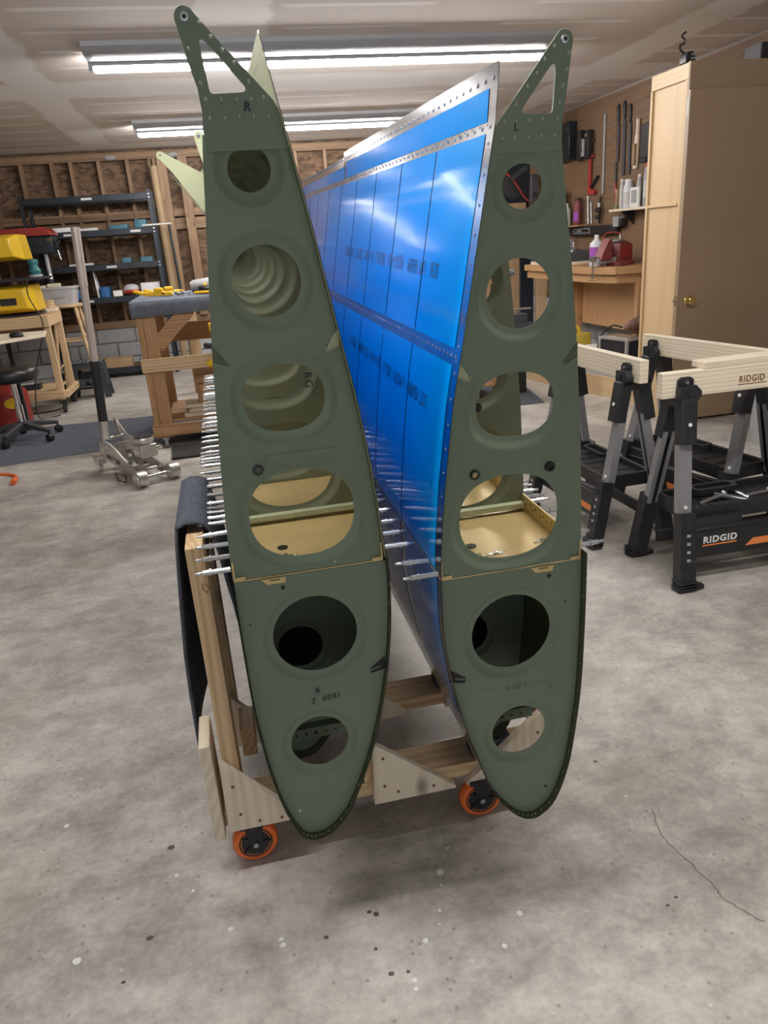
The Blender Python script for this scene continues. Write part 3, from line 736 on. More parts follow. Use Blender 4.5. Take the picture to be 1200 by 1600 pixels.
    # grommets, tooling holes
    def grommet(x, z, r=0.0085, bore='primerlit'):
        t = MB().revolve((x, -0.0065, z), (x, 0.001, z), [(r*0.62, 0), (r*0.9, 0.02), (r, 0.3), (r, 1)], 20, caps=False).build('wire_grommet', 'black', root)
        MB().cyl((x, -0.0024, z), (x, -0.0018, z), r*0.66, n=16).build('grommet_bore', bore, t)
    if S == 'L':
        grommet(.0235, .7595, .0088, 'primerolive')
        hs = [(.017, .048, .0026, 'white'), (.135, .556+0.02, .0025, 'primerlit'), (-.026, .478, .0016, 'dark')]
    else:
        grommet(-.1795, .7262, .0085, 'gold'); grommet(-.0470, .7235, .0090, 'dark')
        hs = [(-.1738, .580, .0036, 'primerlit'), (-.0425, .044, .0028, 'dark'), (-.012, .46, .0016, 'dark')]
    for x, z, r_, mm in hs: MB().cyl((x, -0.0021, z), (x, -0.0010, z), r_, n=12).build('tooling_hole', mm, root)
    # marker writing
    if S == 'L':
        text('marker_writing', 'R', 0.016, 'ink', root, (.069, -0.0036, 1.282), (1, 0, -.12), (0.12, 0, 1), 0.0004)
        text('marker_writing', 'R', 0.016, 'ink', root, (.074, -0.0048, .314), (1, 0, .02), (0, 0, 1))
        text('marker_writing', '2  6091', 0.016, 'ink', root, (.064, -0.0048, .294), (1, 0, .05), (0.25, 0, 1))
        text('marker_writing', 'RG', 0.022, 'ink', root, (.140, RIBY[0]-0.003, .865), (0, 0, -1), (1, 0, 0))
    else:
        text('marker_writing', 'L', 0.014, 'ink', root, (-.112, -0.0036, 1.232), (1, 0, -.1), (0.1, 0, 1))
        text('marker_writing', '2 69 1', 0.014, 'inkfaint', root, (-.126, -0.0048, .290), (1, 0, .02), (0.2, 0, 1))
        text('marker_writing', 'V', 0.012, 'inkfaint', root, (-.040, -0.0045, .277), (1, 0, 0), (0, 0, 1))
        text('marker_writing', 'LG', 0.026, 'ink', root, (-.075, RIBY[0]-0.002, .805), (0.2, 0, 1), (-1, 0, 0))
        t = MB().revolve((-.085, RIBY[0]-0.006, .772), (-.085, RIBY[0], .772), [(.006, 0), (.0095, .05), (.0095, 1)], 16).build('wire_grommet', 'black', root)
    return root

MT['primermetal'] = plain('primed_rivet', (0.27, 0.31, 0.25), 0.25, 0.3, 0.05, 30)
wing_l = thing('aircraft_wing', 'left of the two upright wings, green end rib marked R, open outer side', 'wing', (0, 1.2, 0.2)); wing_l.rotation_euler.x = math.radians(1.0)
wing(WL, wing_l, 'L')
wing_r = thing('aircraft_wing', 'right of the two upright wings, blue film on its skin and end rib marked L', 'wing', (0.55, 1.13, 0.2)); wing_r.rotation_euler.x = math.radians(1.3)
wing(WR, wing_r, 'R')

# ------------------------------------------------------------------ cleco fasteners clamped through the spar edges
def cleco_proto(label, group):
    t = thing('cleco_fastener', label, 'fastener', group=group)
    MB().revolve((0, 0, 0), (0.034, 0, 0), [(.0026, 0), (.0046, .04), (.0046, 1)], 10).build('barrel', 'steel', t)
    MB().cyl((0.034, 0, 0), (0.037, 0, 0), 0.0064, n=10).build('collar', 'steel', t)
    MB().revolve((0.037, 0, 0), (0.063, 0, 0), [(.0047, 0), (.0047, .45), (.0029, .52), (.0029, .92), (.0016, 1)], 10).build('plunger', 'steel', t)
    return t
step = [0.0, .060, .058, .062, .060, .060, .030, .031, .035, .053]
cy = []; y = 0.034
while y < 2.05:
    cy.append(y)
    k = len(cy) % 9
    y += (.060 if k < 5 else .031)
sets = [(wing_l, 'out', WL['left'], -1, .574, cy, 'silver pin fastener clamped along the left wing outer spar edge', 'clecos along the left wing outer spar edge'),
        (wing_l, 'in', WL['right'], 1, .574, cy, 'silver pin fastener clamped along the left wing inner spar edge', 'clecos along the left wing inner spar edge'),
        (wing_r, 'out', WR['right'], 1, .5505, cy, 'silver pin fastener clamped along the right wing outer spar edge', 'clecos along the right wing outer spar edge'),
        (wing_r, 'in', WR['left'], -1, .5590, [-0.008, 0.050], 'silver pin fastener at the front of the blue-skinned wing inner spar edge', 'two clecos at the front of the blue skin')]
for wg, nm, prof, sg, z, yl, lab, grp in sets:
    pr = None
    cr, sr = math.cos(wg.rotation_euler.x), math.sin(wg.rotation_euler.x)
    for iy, y in enumerate(yl):
        x = interp(prof, z)+sg*0.0022; p = wg.location+Vector((x, y*cr-z*sr, y*sr+z*cr))
        rot = (random.uniform(0, 6), random.uniform(-.03, .03), (0 if sg > 0 else math.pi)+random.uniform(-.02, .02))
        if pr is None: pr = cleco_proto(lab, grp); pr.location = p; pr.rotation_euler = rot
        else: pr2 = dup(pr, p, rot)
        if iy < 8:
            side_ = {'left': 'left', 'right': 'right'}['left' if wg is wing_l else 'right']; edge_ = 'outer' if nm == 'out' else 'inner'
            (pr if iy == 0 else pr2)['label'] = '%s silver pin fastener on the %s wing %s spar edge' % (['frontmost', 'second from front', 'third from front', 'fourth from front', 'fifth from front', 'sixth from front', 'seventh from front', 'eighth from front'][iy], side_, edge_)
        elif iy == 8: pr2['label'] = lab
        else: pr2['label'] = lab

# ------------------------------------------------------------------ wing cart
cart = thing('wing_cart', 'low pine cart on orange casters carrying the two wings', 'cart', (0.25, 1.5, 0)); O = cart.location
B = lambda: MB(O)
gz0, F0 = 0.112, 1.33
def frame(y, back=False):
    # bottom beam lying flat, three uprights, plywood gussets
    B().box(-0.145, y+0.02, 0.114, 0.64, y+0.115, 0.150).build('cross_beam', 'pinex', cart, 0.002)
def post(x, y0, y1, z0, z1, w=0.034): B().box(x, y0, z0, x+w, y1, z1).build('post', 'pinez', cart, 0.002)
frame(F0); frame(1.62)
post(-0.130, F0+0.021, F0+0.105, 0.1505, 0.775); post(-0.130, 1.64, 1.72, 0.1505, 0.775)
post(0.170, F0+0.021, F0+0.10, 0.1505, 0.34); post(0.170, 1.64, 1.72, 0.1505, 0.34)
post(0.590, F0+0.021, F0+0.10, 0.1505, 0.60); post(0.590, 1.64, 1.72, 0.1505, 0.60)
def gusset(pts, y, screws, name='gusset'):
    g_ = B().prism([pts], lambda u, v, d: (u, d, v), y, y+0.019).build(name, 'gussetz', cart, 0.0012, smooth=0)
    for x, z in screws: B().cyl((x, y-0.0012, z), (x, y+0.001, z), 0.0035, n=10).build('screw', 'burnt', g_)
gusset([(-0.138, .112), (.005, .112), (-.006, .150), (-0.135, .298)], F0, [(-.115, .23), (-.108, .155), (-.07, .128), (-.022, .125)])
gusset([(.186, .104), (.378, .104), (.378, .110), (.192, .268)], F0, [(.213, .225), (.212, .150), (.242, .128), (.325, .124)])
gusset([(.404, .104), (.404, .110), (.590, .268), (.610, .268), (.610, .104)], F0, [(.578, .212), (.498, .125), (.6, .15)])
gusset([(-0.13, .115), (.0, .115), (-.0, .13), (-0.13, .29)], 1.62-0.001, [(-.09, .22), (-.05, .15)])
gusset([(.19, .116), (.33, .116), (.33, .126), (.19, .25)], 1.62-0.001, [(.24, .14), (.215, .2)])
gusset([(.44, .116), (.44, .126), (.58, .25), (.60, .25), (.60, .116)], 1.62-0.001, [(.56, .2)])
B().box(-0.170, F0-0.004, .100, -0.1465, 1.44, .345).build('side_board', 'gussety', cart, 0.002)
B().box(0.6265, F0+0.02, .151, 0.640, 1.76, .22).build('side_board', 'gussety', cart, 0.002)
B().box(-0.094, F0+0.20, .1505, -0.06, 1.62, .23).build('side_rail', 'piney', cart, 0.002)
B().box(-0.130, F0+0.106, .700, -0.096, 1.639, .770).build('top_rail', 'piney', cart, 0.002)
# padded cradles under both leading edges
for x in (0.047, 0.478):
    for y in (F0+0.03, 1.66): B().box(x-0.05, y, .1505, x+0.05, y+0.05, .187).build('cradle_pad', 'felt', cart, 0.004)
B().tube([(-0.108, F0+0.020, .70), (-0.108, F0+0.012, .692), (-0.101, F0+0.010, .684), (-0.095, F0+0.012, .692), (-0.101, F0+0.014, .700)], 0.0011, 6).build('hook', 'burnt', cart)
def caster(x, y, rot):
    c = MB(); c.box(-0.03, -0.03, 0.104, 0.03, 0.03, 0.112); c.cyl((0, 0, 0.092), (0, 0, 0.104), 0.022)
    for s in (-1, 1): c.prism([[(-0.020, .095), (0.020, .095), (0.012, .035), (0.002, .028), (-0.008, .035)]], lambda u, v, d: (u, d, v), s*0.0205, s*0.0175)
    f = c.build('caster_fork', 'black', cart, 0.001)
    f.location = Vector((x, y, 0))-O; f.rotation_euler.z = rot
    MB().revolve((0, -0.014, .051), (0, 0.014, .051), [(.036, 0), (.047, 0.02), (.051, .22), (.051, .78), (.047, .98), (.036, 1)], 36).build('tire', 'orange', f, smooth=0.8)
    h = MB(); h.revolve((0, -0.0155, .051), (0, 0.0155, .051), [(.010, 0), (.012, .03), (.034, .05), (.0375, .0), (.0375, 1), (.034, .95), (.012, .97), (.010, 1)], 30)
    for i in range(5):
        a = 2*math.pi*i/5; h.bar((0.012*math.cos(a), -0.0165, .051+0.012*math.sin(a)), (0.034*math.cos(a), -0.0160, .051+0.034*math.sin(a)), 0.006, 0.002, (0, 1, 0))
    h.build('wheel_hub', 'black', f)
    MB().revolve((0, -0.026, .051), (0, 0.024, .051), [(.0045, 0), (.0065, .04), (.0065, .10), (.003, .11), (.003, .9), (.006, .91), (.006, 1)], 12).build('axle_bolt', 'steel', f)
caster(-0.088, 1.365, 0.05); caster(0.441, 1.350, -0.02); caster(0.03, 1.69, 0.5); caster(0.555, 1.69, -0.3)

# felt blanket over the left side of the cart
vs = []; fs = []
prof = [(-.181, .235), (-.179, .30), (-.174, .40), (-.168, .50), (-.161, .60), (-.156, .68), (-.150, .75), (-.145, .785), (-.128, .7925), (-.108, .7915), (-.094, .785), (-.082, .765), (-.074, .72), (-.068, .66), (-.060, .60), (-.054, .54), (-.0515, .46), (-.0515, .38)]
ny = 18
for j in range(ny+1):
    t = j/ny
    for i, (x, z) in enumerate(prof):
        hang = 1-min(1, max(0, i/7)); y = 1.437+0.33*t+(0.010*math.sin(3*z*6))*hang
        zz = z; xx = x
        if i < 7: xx += 0.007*math.sin(7*t+z*9)*hang+0.030*t*hang; zz = z+0.10*t*hang*(1-i/7)
        if i > 10: zz = z-0.03*t
        zz -= 0.05*t*0
        vs.append((xx, y, zz))
n_ = len(prof)
for j in range(ny):
    for i in range(n_-1): fs.append((j*n_+i, j*n_+i+1, (j+1)*n_+i+1, (j+1)*n_+i))
fb = MB().add(vs, fs).build('felt_blanket', 'felt', None, smooth=1.2, solid=0.006)
tag(fb, 'charcoal felt blanket hanging over the left post of the wing cart', 'blanket')

# ------------------------------------------------------------------ sawhorses (beam along local x)
LOGO = 'RIDGID'
def sawhorse(label, loc, rotz, L, slant=0.0, mark=True):
    t = thing('sawhorse', label, 'sawhorse', loc, rotz, 'folding sawhorses')
    H = 0.785
    bmx = MB().box(-L/2, -0.019, H-0.092, L/2, 0.019, H).build('beam', 'whitex', t, 0.002)
    if mark:
        text('brand_mark', LOGO, 0.034, 'burnt', bmx, (-L/2+0.305, -0.0195, H-0.062), (1, 0, 0), (0, 0, 1), 0.0006, sx=0.84)
        MB().box(-L/2+0.303, -0.0196, H-0.071, -L/2+0.418, -0.0190, H-0.068).build('mark_underline', 'burnt', bmx, smooth=0)
    for ex in (-1, 1):
        hx = ex*(L/2-0.085); fx = ex*(L/2-0.045)
        h = MB()
        for sy in (-1, 1):
            h.prism([rpoly([(hx-0.030, H-0.105), (hx+0.030, H-0.105), (hx+0.030, H-0.028), (hx+0.018, H-0.018), (hx-0.018, H-0.018), (hx-0.030, H-0.028)], .004, 2)], lambda u, v, d: (u, d, v), sy*0.020, sy*0.032)
            h.prism([[(hx-0.034, H-0.105), (hx+0.034, H-0.105), (hx+0.050, H-0.085), (hx+0.050, H-0.068), (hx+0.028, H-0.045), (hx-0.034, H-0.050)]], lambda u, v, d: (u, d, v), sy*0.024, sy*0.055)
            h.box(hx-0.026, sy*0.033, H-0.09, hx-0.020, sy*0.037, H-0.03); h.box(hx+0.020, sy*0.033, H-0.09, hx+0.026, sy*0.037, H-0.03); h.box(hx-0.004, sy*0.055, H-0.10, hx+0.004, sy*0.058, H-0.06)
        h.box(hx-0.034, -0.05, H-0.125, hx+0.034, 0.05, H-0.093)
        hd = h.build('beam_clamp', 'black', t, 0.002)
        for sy in (-1, 1):
            MB().cyl((hx, sy*0.033, H-0.036), (hx, sy*0.041, H-0.036), 0.007, n=10).build('bolt', 'steel', hd)
        for sy in (-1, 1):
            P = lambda z: Vector((hx+(fx-hx)*(1-z/0.70), sy*(0.036+0.138*(1-z/0.70)), z))
            upv = Vector((0, sy, 0.2))
            lg = MB().bar(P(0.26), P(0.56), 0.050, 0.004, upv)
            dv = (P(0.26)-P(0.56)).normalized(); side = dv.cross(upv).normalized()
            outn = side.cross(dv).normalized()
            if outn.y*sy < 0: outn = -outn
            for s_ in (-1, 1):
                lg.bar(P(0.26)+side*s_*0.0235-outn*0.014, P(0.56)+side*s_*0.0235-outn*0.014, 0.0045, 0.030, upv)
                lg.bar(P(0.26)+side*s_*0.016-outn*0.030, P(0.56)+side*s_*0.016-outn*0.030, 0.015, 0.003, upv)
            leg = lg.build('leg', 'greyal', t, smooth=0)
            MB().bar(P(0.27)-outn*0.012, P(0.55)-outn*0.012, 0.030, 0.016, upv).build('leg_core', 'black', leg, smooth=0)
            MB().bar(P(0.53), P(0.69), 0.058, 0.052, upv, 0.062, 0.054).build('sleeve', 'black', leg, 0.004, smooth=0)
            bt = MB().bar(P(0.0)+Vector((0, 0, 0.004)), P(0.285), 0.064, 0.050, upv, 0.060, 0.052)
            for i in range(7): bt.bar(P(0.05+i*0.033)+outn*0.024, P(0.052+i*0.033)+outn*0.024, 0.064, 0.006, upv)
            boot = bt.build('boot', 'black', leg, 0.003, smooth=0)
            for i, z in enumerate((0.245, 0.205, 0.175, 0.145, 0.115)):
                if i == 0: MB().bar(P(z-0.009)+outn*0.0262, P(z+0.009)+outn*0.0262, 0.017, 0.002, upv).build('pin_hole', 'dark', leg, smooth=0)
                else: MB().bar(P(z-0.005)+outn*0.0268, P(z+0.005)+outn*0.0268, 0.014, 0.002, upv).build('slot_insert', 'grey', leg, smooth=0)
            f = MB()
            p = P(0.0)
            f.prism([rpoly([(p.x-0.036, p.y-0.024), (p.x+0.036, p.y-0.024), (p.x+0.042, p.y+0.024), (p.x-0.042, p.y+0.024)], .008, 2)], lambda u, v, d: (u, v, d), 0.002, 0.012)
            f.prism([rpoly([(p.x-ex*0.02, p.y-0.022), (p.x-ex*0.075, p.y-0.014), (p.x-ex*0.075, p.y+0.014), (p.x-ex*0.02, p.y+0.022)], .006, 2)], lambda u, v, d: (u, v, d), 0.001, 0.016)
            for i in range(3): f.box(p.x-0.038, p.y-0.032, 0.014+i*0.011, p.x+0.038, p.y+0.030, 0.018+i*0.011)
            f.build('foot', 'black', leg, 0.002)
            MB().cyl(P(0.305)+outn*0.002, P(0.305)+outn*0.006, 0.007, n=10).build('pin', 'white', leg)
            MB().cyl(P(0.60)+outn*0.026, P(0.60)+outn*0.030, 0.007, n=10).build('pin', 'white', leg)
    zt = 0.285; a = L/2-0.085; b_ = 0.105
    tr = MB().box(-a, -b_, zt-0.022, a, b_, zt-0.014)
    for sy in (-1, 1): tr.box(-a, sy*b_-0.008, zt-0.045, a, sy*b_+0.008, zt+0.012)
    for sx_ in (-1, 1): tr.box(sx_*a-0.008, -b_, zt-0.045, sx_*a+0.008, b_, zt+0.012)
    for i in range(5): tr.box(-a+0.02+i*0.035, -b_-0.006, zt-0.06, -a+0.045+i*0.035, -b_+0.012, zt+0.016)
    for i in range(6): tr.box(-a+0.05+i*(2*a-0.1)/6, -b_+0.012, zt-0.014, -a+0.053+i*(2*a-0.1)/6, b_-0.012, zt-0.011)
    tray = tr.build('tray', 'black', t, 0.002)
    hp = rpoly([(-0.085, 0.022), (0.085, 0.022), (0.10, 0.055), (0.085, 0.092), (-0.085, 0.092), (-0.10, 0.055)], .012, 3)
    hq = rpoly([(-0.07, 0.036), (0.07, 0.036), (0.08, 0.055), (0.07, 0.078), (-0.07, 0.078), (-0.08, 0.055)], .008, 3)
    MB().prism([hp, hq], lambda u, v, d: (u-0.08, v, d), zt+0.006, zt+0.024).build('carry_handle', 'black', tray, 0.002)
    pn = MB().prism([[(-a, 0.105), (a, 0.105), (a, 0.245), (a-0.25, 0.225), (-a+0.20, 0.225), (-a+0.20, 0.262), (-a, 0.262)]], lambda u, v, d: (u, d, v), -0.140, -0.118)
    pn.box(-a, -0.145, .215, a, -0.138, .225).box(-a, -0.118, .225, -a+0.02, -0.095, .262).box(a-0.02, -0.118, .2, a, -0.095, .25)
    panel_ = pn.build('front_panel', 'black', t, 0.003)
    text('panel_logo', LOGO, 0.036, 'white', panel_, (-a+0.045, -0.1405, .162), (1, 0, 0), (0, 0, 1), 0.0012, sx=1.05)
    MB().box(-a+0.043, -0.1412, .150, -a+0.185, -0.1400, .155).build('logo_underline', 'orangep', panel_, smooth=0)
    MB().prism([[(-a+0.225, .128), (a-0.05, .128), (a-0.05, .155), (-a+0.255, .155)]], lambda u, v, d: (u, d, v), -0.1412, -0.1400).build('orange_stripe', 'orangep', panel_, smooth=0)
    MB().prism([[(-a+0.01, .08), (a-0.01, .08), (a-0.01, .125), (-a+0.01, .125)]], lambda u, v, d: (u, d, v), 0.10, 0.118).build('rear_panel', 'black', t, 0.002)
    return t
sa = sawhorse('nearest sawhorse on the right, branded pale wood beam and tray holding a hammer', (1.865, 2.375, 0), -0.01, 0.74)
sb = sawhorse('sawhorse nearest the closet door, behind the branded one', (2.05, 2.935, 0), math.radians(-81.5), 0.765, mark=False)
sc_ = sawhorse('sawhorse nearest the right wing, its beam end cut by the green rib', (1.585, 3.005, 0), math.radians(-88.5), 0.715, mark=False)
# loose board across two beams
bd = MB().bar((1.655, 2.395, .798), (2.35, 2.42, .798), 0.075, 0.024, (0, 0, 1)).build('loose_board', 'whitex', None, 0.002)
tag(bd, 'short pale board lying on top of the nearest sawhorse beam', 'board')
# tools in the near tray
hm = thing('claw_hammer', 'wooden handled hammer lying in the nearest sawhorse tray', 'hammer', (1.95, 2.345, 0.2755))
MB().bar((0.02, 0, 0.014), (0.27, 0.03, 0.046), 0.028, 0.018, (0, 0, 1), 0.034, 0.022).build('handle', 'whitex', hm, 0.005)
MB().cyl((-0.10, -0.015, 0.012), (0.02, 0.0, 0.012), 0.007).build('shank', 'steel', hm)
MB().revolve((-0.105, -0.055, .014), (-0.10, 0.035, .014), [(.012, 0), (.012, .2), (.008, .3), (.010, .6), (.004, 1)], 12).build('head', 'steel', hm)
br = thing('tap_wrench', 'steel tee-handled wrench lying left in the nearest sawhorse tray', 'tool', (1.70, 2.335, 0.2785))
MB().cyl((-0.05, -0.02, .009), (0.08, 0.03, .012), 0.0075).build('shaft', 'steel', br)
MB().bar((0.06, 0.05, .012), (0.13, -0.055, .012), 0.016, 0.014).build('crossbar', 'steel', br, 0.004)
MB().sphere((0.095, 0.038, .014), 0.012).build('ball_end', 'steel', br)

# ------------------------------------------------------------------ storage closet with its door
cl = thing('storage_closet', 'tall birch plywood closet at the right with brass-knobbed door', 'closet', (3.3, 4.7, 0)); O2 = cl.location
X0 = 2.862
K = lambda: MB(O2)
MT['shadedbirch'] = plain('shaded_birch', (0.30, 0.21, 0.135), 0.45, 0, 0.08, 2.0)  # birch darkened in its colour for the faces turned from the lights
K().box(X0+0.012, 4.455, 0.0, X0+0.036, 4.84, 2.145).build('side_panel', 'birchz', cl, 0.001)
K().box(X0-0.002, 4.44, 2.06, X0+0.0115, 4.84, 2.145).build('side_frame_top', 'birchy', cl, 0.001)
K().box(X0-0.002, 4.445, 0.0, X0+0.0115, 4.475, 2.059).build('side_stile', 'birchz', cl, 0.001)
K().box(X0-0.002, 4.825, 0.0, X0+0.0115, 4.845, 2.059).build('side_stile', 'birchz', cl, 0.001)
K().box(X0-0.003, 4.485, 1.372, X0+0.0115, 4.822, 1.388).build('batten', 'birchy', cl, 0.001)
K().box(X0, 4.43, 1.90, 3.81, 4.454, 2.15).build('front_header', 'shadedbirch', cl, 0.001)
K().box(X0+0.037, 4.83, 0.0, 3.81, 4.846, 2.145).build('back_panel', 'birchx', cl)
K().box(X0+0.037, 4.455, 2.12, 3.81, 4.829, 2.145).build('top_panel', 'birchx', cl)
dr = K().box(X0-0.018, 4.385, 0.02, 3.70, 4.422, 1.995).build('door', 'shadedbirch', cl, 0.0015)
K().box(3.701, 4.39, 0.0, 3.81, 4.42, 2.0).build('hinge_stile', 'birchz', cl, 0.001)
kb = K().revolve((2.918, 4.385, .800), (2.918, 4.320, .800), [(.033, 0), (.033, .05), (.026, .14), (.012, .2), (.011, .45), (.024, .6), (.029, .8), (.024, .96), (.010, 1)], 28).build('door_knob', 'brass', dr, smooth=0.9)
MB(O2).box(X0-0.0195, 4.392, .77, X0-0.017, 4.416, .83).build('latch_plate', 'brass', dr, 0.0005)
MB(O2).prism([[(4.397, .79), (4.411, .79), (4.411, .812), (4.397, .812)]], lambda u, v, d: (d, u, v), X0-0.032, X0-0.0195).build('latch_bolt', 'steel', dr, 0.001)
MB(O2).box(X0-0.0190, 4.395, 1.86, X0-0.0175, 4.412, 1.955).build('white_sticker', 'label', dr, smooth=0)
# black clamp lamp perched on the closet
ct = thing('clamp_lamp', 'small black clamp lamp perched on the closet top corner', 'lamp', (2.895, 4.52, 2.15))
m = MB(); m.prism([[(-0.03, 0), (0.035, 0), (0.03, .035), (0.012, .062), (-0.02, .058), (-0.032, .03)]], lambda u, v, d: (u, d, v), -0.035, 0.035); m.build('clamp_body', 'black', ct, 0.004)
MB().tube(cat([(-0.02, 0, .055), (-0.05, -0.005, .07), (-0.055, 0, .095), (-0.03, 0, .105), (-0.025, 0, .125), (-0.045, 0, .145), (-0.02, 0, .165)], 5), 0.006, 8).build('flex_arm', 'black', ct)
for dz in (.02, .04): MB().box(0.0, -0.038, dz, 0.03, -0.0352, dz+0.006).build('cooling_slot', 'grey', ct)
# boxes on the closet top
bx1 = MB().rbox((3.45, 4.62, 2.205), (0.10, 0.16, 0.108), 0.01).build('storage_box', 'black', None, 0.003); tag(bx1, 'dark box on top of the closet, left of the two', 'box', 'dark boxes on the closet')
bx2 = MB().rbox((3.66, 4.62, 2.195), (0.14, 0.16, 0.088), 0.01).build('storage_box', 'black', None, 0.003); tag(bx2, 'dark box on top of the closet, right of the two', 'box', 'dark boxes on the closet')

# grey tub by the door
tb = thing('plastic_tub', 'grey plastic tub at the right edge behind the sawhorses', 'tub', (3.17, 3.65, 0))
MB().prism([rrect(0.40, 0.34, 0.05, 4), rrect(0.385, 0.325, 0.045, 4)], lambda u, v, d: (u*(0.86+0.14*d/0.36), v*(0.86+0.14*d/0.36), d), 0.0, 0.36).build('tub_wall', 'grey', tb)
MB().prism([rrect(0.34, 0.285, 0.04, 4)], lambda u, v, d: (u, v, d), 0.0, 0.012).build('tub_base', 'grey', tb)
MB().prism([rrect(0.425, 0.365, 0.055, 4), rrect(0.385, 0.325, 0.045, 4)], lambda u, v, d: (u, v, d), 0.352, 0.368).build('rim', 'grey', tb, 0.003)
MB().tube(cat([(-0.215, -0.06, .30), (-0.235, -0.04, .33), (-0.24, 0.02, .335), (-0.215, 0.07, .31)], 5), 0.010, 8).build('rope_handle', 'white', tb)
# boards on the floor by the closet
pk = thing('lumber_crate', 'low tan wooden crate on the floor beside the closet', 'crate', (3.02, 5.75, 0)); pk.rotation_euler.z = math.radians(13)
for s in (-1, 1): MB().box(s*0.20-0.01, -0.70, 0.0, s*0.20+0.01, 0.70, 0.16).build('side_board', 'birchy', pk, 0.002)
for s in (-1, 1): MB().box(-0.19, s*0.69-0.01, 0.0, 0.19, s*0.69+0.01, 0.16).build('end_board', 'birchx', pk, 0.002)
MB().box(-0.19, -0.68, 0.13, 0.19, 0.68, 0.145).build('lid', 'grey', pk)

# ------------------------------------------------------------------ right-hand workbench under the pegboard
wbx = thing('workbench', 'long wooden workbench along the pegboard wall', 'workbench', (3.5, 7.2, 0)); O3 = wbx.location
Q = lambda: MB(O3)
top = [(3.28, 7.95), (3.28, 6.45), (3.36, 6.12), (3.805, 6.0), (3.805, 7.95)]
Q().prism([top], lambda u, v, d: (u, v, d), .875, .935).build('bench_top', 'firy', wbx, 0.004)
Q().prism([[(x+0.012 if i < 3 else x, y+0.01) for i, (x, y) in enumerate(top)]], lambda u, v, d: (u, v, d), .80, .8745).build('apron', 'fir_apron', wbx, 0.002) if 'fir_apron' in MT else Q().prism([[(3.31, 7.94), (3.31, 6.46), (3.39, 6.15), (3.80, 6.03), (3.80, 7.94)]], lambda u, v, d: (u, v, d), .80, .8745).build('apron', 'firy', wbx, 0.002)
Q().box(3.62, 6.10, .36, 3.64, 7.92, .7995).build('back_board', 'firz', wbx)
for y in (6.08, 7.25, 7.86): Q().box(3.56, y, 0.0, 3.62, y+0.06, .80).build('leg', 'firz', wbx, 0.002)
Q().box(3.40, 7.3, .40, 3.56, 7.34, .80).build('brace', 'firz', wbx)
# rail with an instrument label at the back of the bench
lv = thing('spirit_level', 'long black level on the pegboard above the bench', 'level', (3.79, 7.4, 1.238))
MB().box(-0.02, -0.52, -0.045, 0.02, 0.50, 0.045).build('level_body', 'black', lv, 0.003)
MB().box(-0.0215, 0.02, -0.024, -0.0195, 0.38, 0.026).build('level_plate', 'grey', lv)
MB().box(-0.0225, 0.035, -0.018, -0.0213, 0.365, 0.02).build('plate_face', 'black', lv)
text('level_lettering', 'LEVEL', 0.04, 'label', lv, (-0.0228, 0.31, -0.012), (0, -1, 0), (0, 0, 1), 0.0004)
# bench vise
vi = thing('bench_vise', 'dark red bench vise bolted on the bench corner', 'vise', (3.515, 6.42, .936)); vi.rotation_euler.z = math.radians(12)
v_ = 'viseRed'; MT[v_] = plain('dark_red_enamel', (0.20, 0.045, 0.045), 0.5, 0.0, 0.15, 12)
MB().rbox((0.06, 0, .018), (0.20, 0.18, 0.034), 0.03).build('swivel_base', v_, vi, 0.004)
MB().prism([[(0.0, .036), (0.15, .036), (0.15, .17), (0.10, .20), (0.02, .20), (0.0, .17)]], lambda u, v, d: (u, d, v), -0.055, 0.055).build('fixed_jaw', v_, vi, 0.005)
MB().box(0.02, -0.058, .06, 0.13, -0.0555, .165).build('casting_panel', 'red', vi, 0.004)
MB().prism([[(-0.20, .05), (-0.075, .05), (-0.075, .22), (-0.10, .235), (-0.145, .17), (-0.185, .10)]], lambda u, v, d: (u, d, v), -0.05, 0.05).build('moving_jaw', v_, vi, 0.005)
MB().prism([[(-0.22, .03), (-0.01, .03), (-0.01, .075), (-0.22, .075)]], lambda u, v, d: (u, d, v), -0.035, 0.035).build('slide_bar', 'grey', vi, 0.003)
MB().cyl((-0.27, 0, .07), (-0.2, 0, .07), 0.022).build('screw_head', 'steel', vi)
MB().tube([(-0.255, -0.01, .10), (-0.255, -0.012, -0.10)], 0.008, 8).build('vise_handle', 'steel', vi)
MB().sphere((-0.255, -0.012, -0.105), 0.013).build('handle_ball', 'steel', vi)
MB().box(-0.005, -0.06, .20, 0.05, 0.06, .222).build('jaw_plate', 'steel', vi, 0.002)
MB().box(-0.09, -0.05, .215, -0.07, 0.05, .232).build('jaw_plate', 'steel', vi, 0.002)
# bottles on the bench
def bottle(name, label, cat_, loc, r, h, mat, cap, neck=0.4, lab=None, group=None, capr=None):
    t = thing(name, label, cat_, loc, 0, group); capr = capr or r*neck
    MB().revolve((0, 0, 0), (0, 0, h), [(r*0.92, 0), (r, .03), (r, .66), (r*0.93, .74), (r*neck, .86), (r*neck, .92)], 20).build('bottle_body', mat, t, smooth=0.9)
    MB().cyl((0, 0, h*0.90), (0, 0, h), capr, n=16).build('cap', cap, t)
    if lab:
        lm, z0, z1 = lab
        vs = []; fs = []; n = 10
        for z in (z0*h, z1*h):
            for i in range(n+1):
                a = math.radians(165+90*i/n); vs.append((1.012*r*math.cos(a), 1.012*r*math.sin(a), z))
        MB().add(vs, [(i, i+1, n+2+i, n+1+i) for i in range(n)]).build('paper_label', lm, t)
    return t
bottle('alcohol_bottle', 'white jug of alcohol with a purple label on the workbench', 'bottle', (3.40, 6.55, .936), .062, .27, 'bottle', 'white', .33, ('purple', .30, .62))
